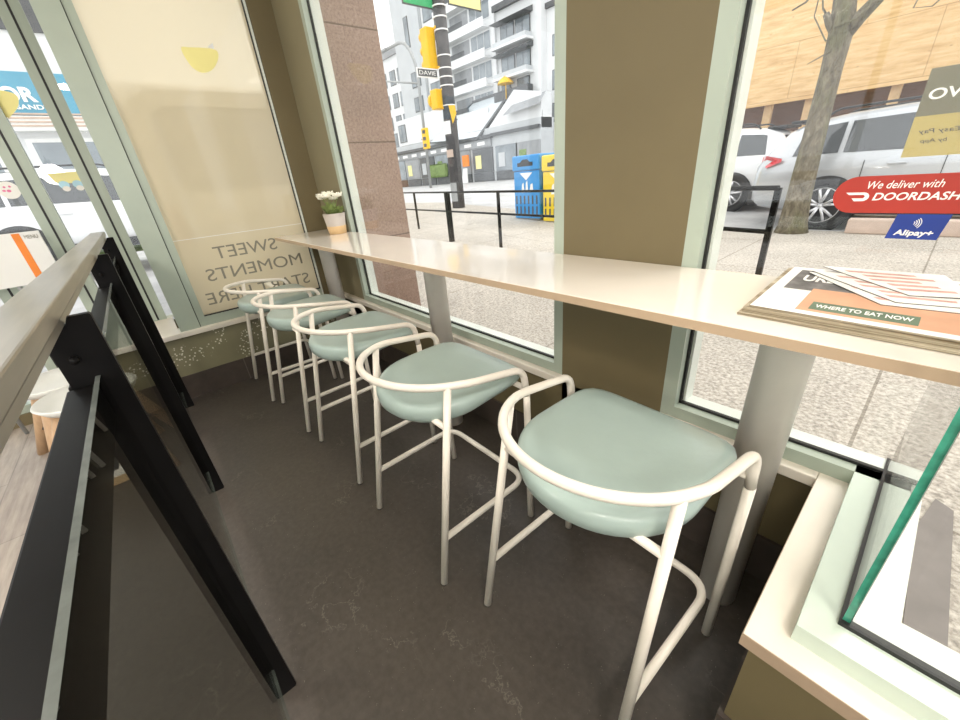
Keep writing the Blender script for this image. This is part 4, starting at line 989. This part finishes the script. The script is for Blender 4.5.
# shop across the side street (left bay)
ls = thing('corner_shop', (-16, -1.5, 0), 'shop with blue and white name board across the side street', 'shop')
X0 = -17.0; g0 = .4
obj('wall', MB().box(X0 - 5, X0, -12, .6, g0 - .6, 9.0), MT['concrete_w'], ls)
obj('fascia', MB().box(X0, X0 + .12, -12, .6, 3.75, 4.7), MT['blueband'], ls)
text('lettering', 'OR I', MT['lettering'], (X0 + .13, -.93, 4.20), (0, 1, 0), (0, 0, 1), .85, .34, ls, .04, .01)
text('lettering', 'SANDW', MT['lettering'], (X0 + .13, -.80, 3.92), (0, 1, 0), (0, 0, 1), .75, .11, ls, .02, .01)
obj('awning', MB().box(X0, X0 + .3, -12, .6, 3.36, 3.7), MT['white'], ls)
for k in range(4): obj('slat', MB().box(X0 + .3, X0 + .32, -12, .6, 3.45 + k * .09, 3.49 + k * .09), MT['kerb'], ls)
for y in (-11, -8.6, -6.2, -3.8, -1.35): f = obj('shop_window', MB().box(X0, X0 + .06, y, y + 1.9, 1.0, 3.2), MT['white'], ls); obj('pane', MB().box(X0 + .06, X0 + .08, y + .12, y + 1.78, 1.1, 3.1), MT['win'], f)
obj('upper_window', MB().box(X0, X0 + .06, -2.4, .2, 5.6, 6.6), MT['slate'], ls)
hb = tag(obj('hedge', MB().box(-13.6, -12.9, -1.2, .5, .3, 1.3, .2), MT['hedge']), 'low green hedge behind the white car on the side street', 'hedge')

# ------------------------------------------------------------------ light, camera, view
wd = bpy.data.worlds.new('overcast'); scene.world = wd; wd.use_nodes = True
nt = wd.node_tree; nt.nodes.clear()
out = nt.nodes.new('ShaderNodeOutputWorld'); bg = nt.nodes.new('ShaderNodeBackground')
tc = nt.nodes.new('ShaderNodeTexCoord'); sp = nt.nodes.new('ShaderNodeSeparateXYZ'); nt.links.new(tc.outputs['Generated'], sp.inputs[0])
rp = nt.nodes.new('ShaderNodeValToRGB'); nt.links.new(sp.outputs[2], rp.inputs[0])
rp.color_ramp.elements[0].position = 0.0; rp.color_ramp.elements[0].color = (.90, .93, .97, 1)
rp.color_ramp.elements[1].position = .6; rp.color_ramp.elements[1].color = (1, 1, 1, 1)
nt.links.new(rp.outputs[0], bg.inputs[0]); bg.inputs[1].default_value = 1.35
nt.links.new(bg.outputs[0], out.inputs[0])
ld = bpy.data.lights.new('veiled_sun', 'SUN'); ld.energy = .7; ld.angle = math.radians(25); ld.color = (1, .97, .92)
lo = bpy.data.objects.new('veiled_sun', ld); COL.objects.link(lo)
lo.rotation_euler = Vector((-.25, -.55, -.9)).to_track_quat('-Z', 'Y').to_euler()

f_px = 381.2366
rx = (0.657441, 0.748936, -0.083387); dn = (0.280399, -0.345238, -0.895872); fw = (-0.699391, 0.565602, -0.436416)
cd = bpy.data.cameras.new('camera'); cd.sensor_width = 36; cd.lens = f_px / 960 * 36; cd.clip_start = .02; cd.clip_end = 400
cam = bpy.data.objects.new('camera', cd); COL.objects.link(cam)
cam.matrix_world = Matrix(((rx[0], -dn[0], -fw[0], 0), (rx[1], -dn[1], -fw[1], 0), (rx[2], -dn[2], -fw[2], 1.32), (0, 0, 0, 1)))
scene.camera = cam
vs = scene.view_settings; scene.display_settings.display_device = 'sRGB'
vs.view_transform = 'Standard'; vs.look = 'None'; vs.gamma = 1; vs.use_curve_mapping = False; vs.exposure = .66
scene.cycles.max_bounces = 10; scene.cycles.transparent_max_bounces = 24; scene.cycles.glossy_bounces = 4
scene.cycles.sample_clamp_indirect = 6
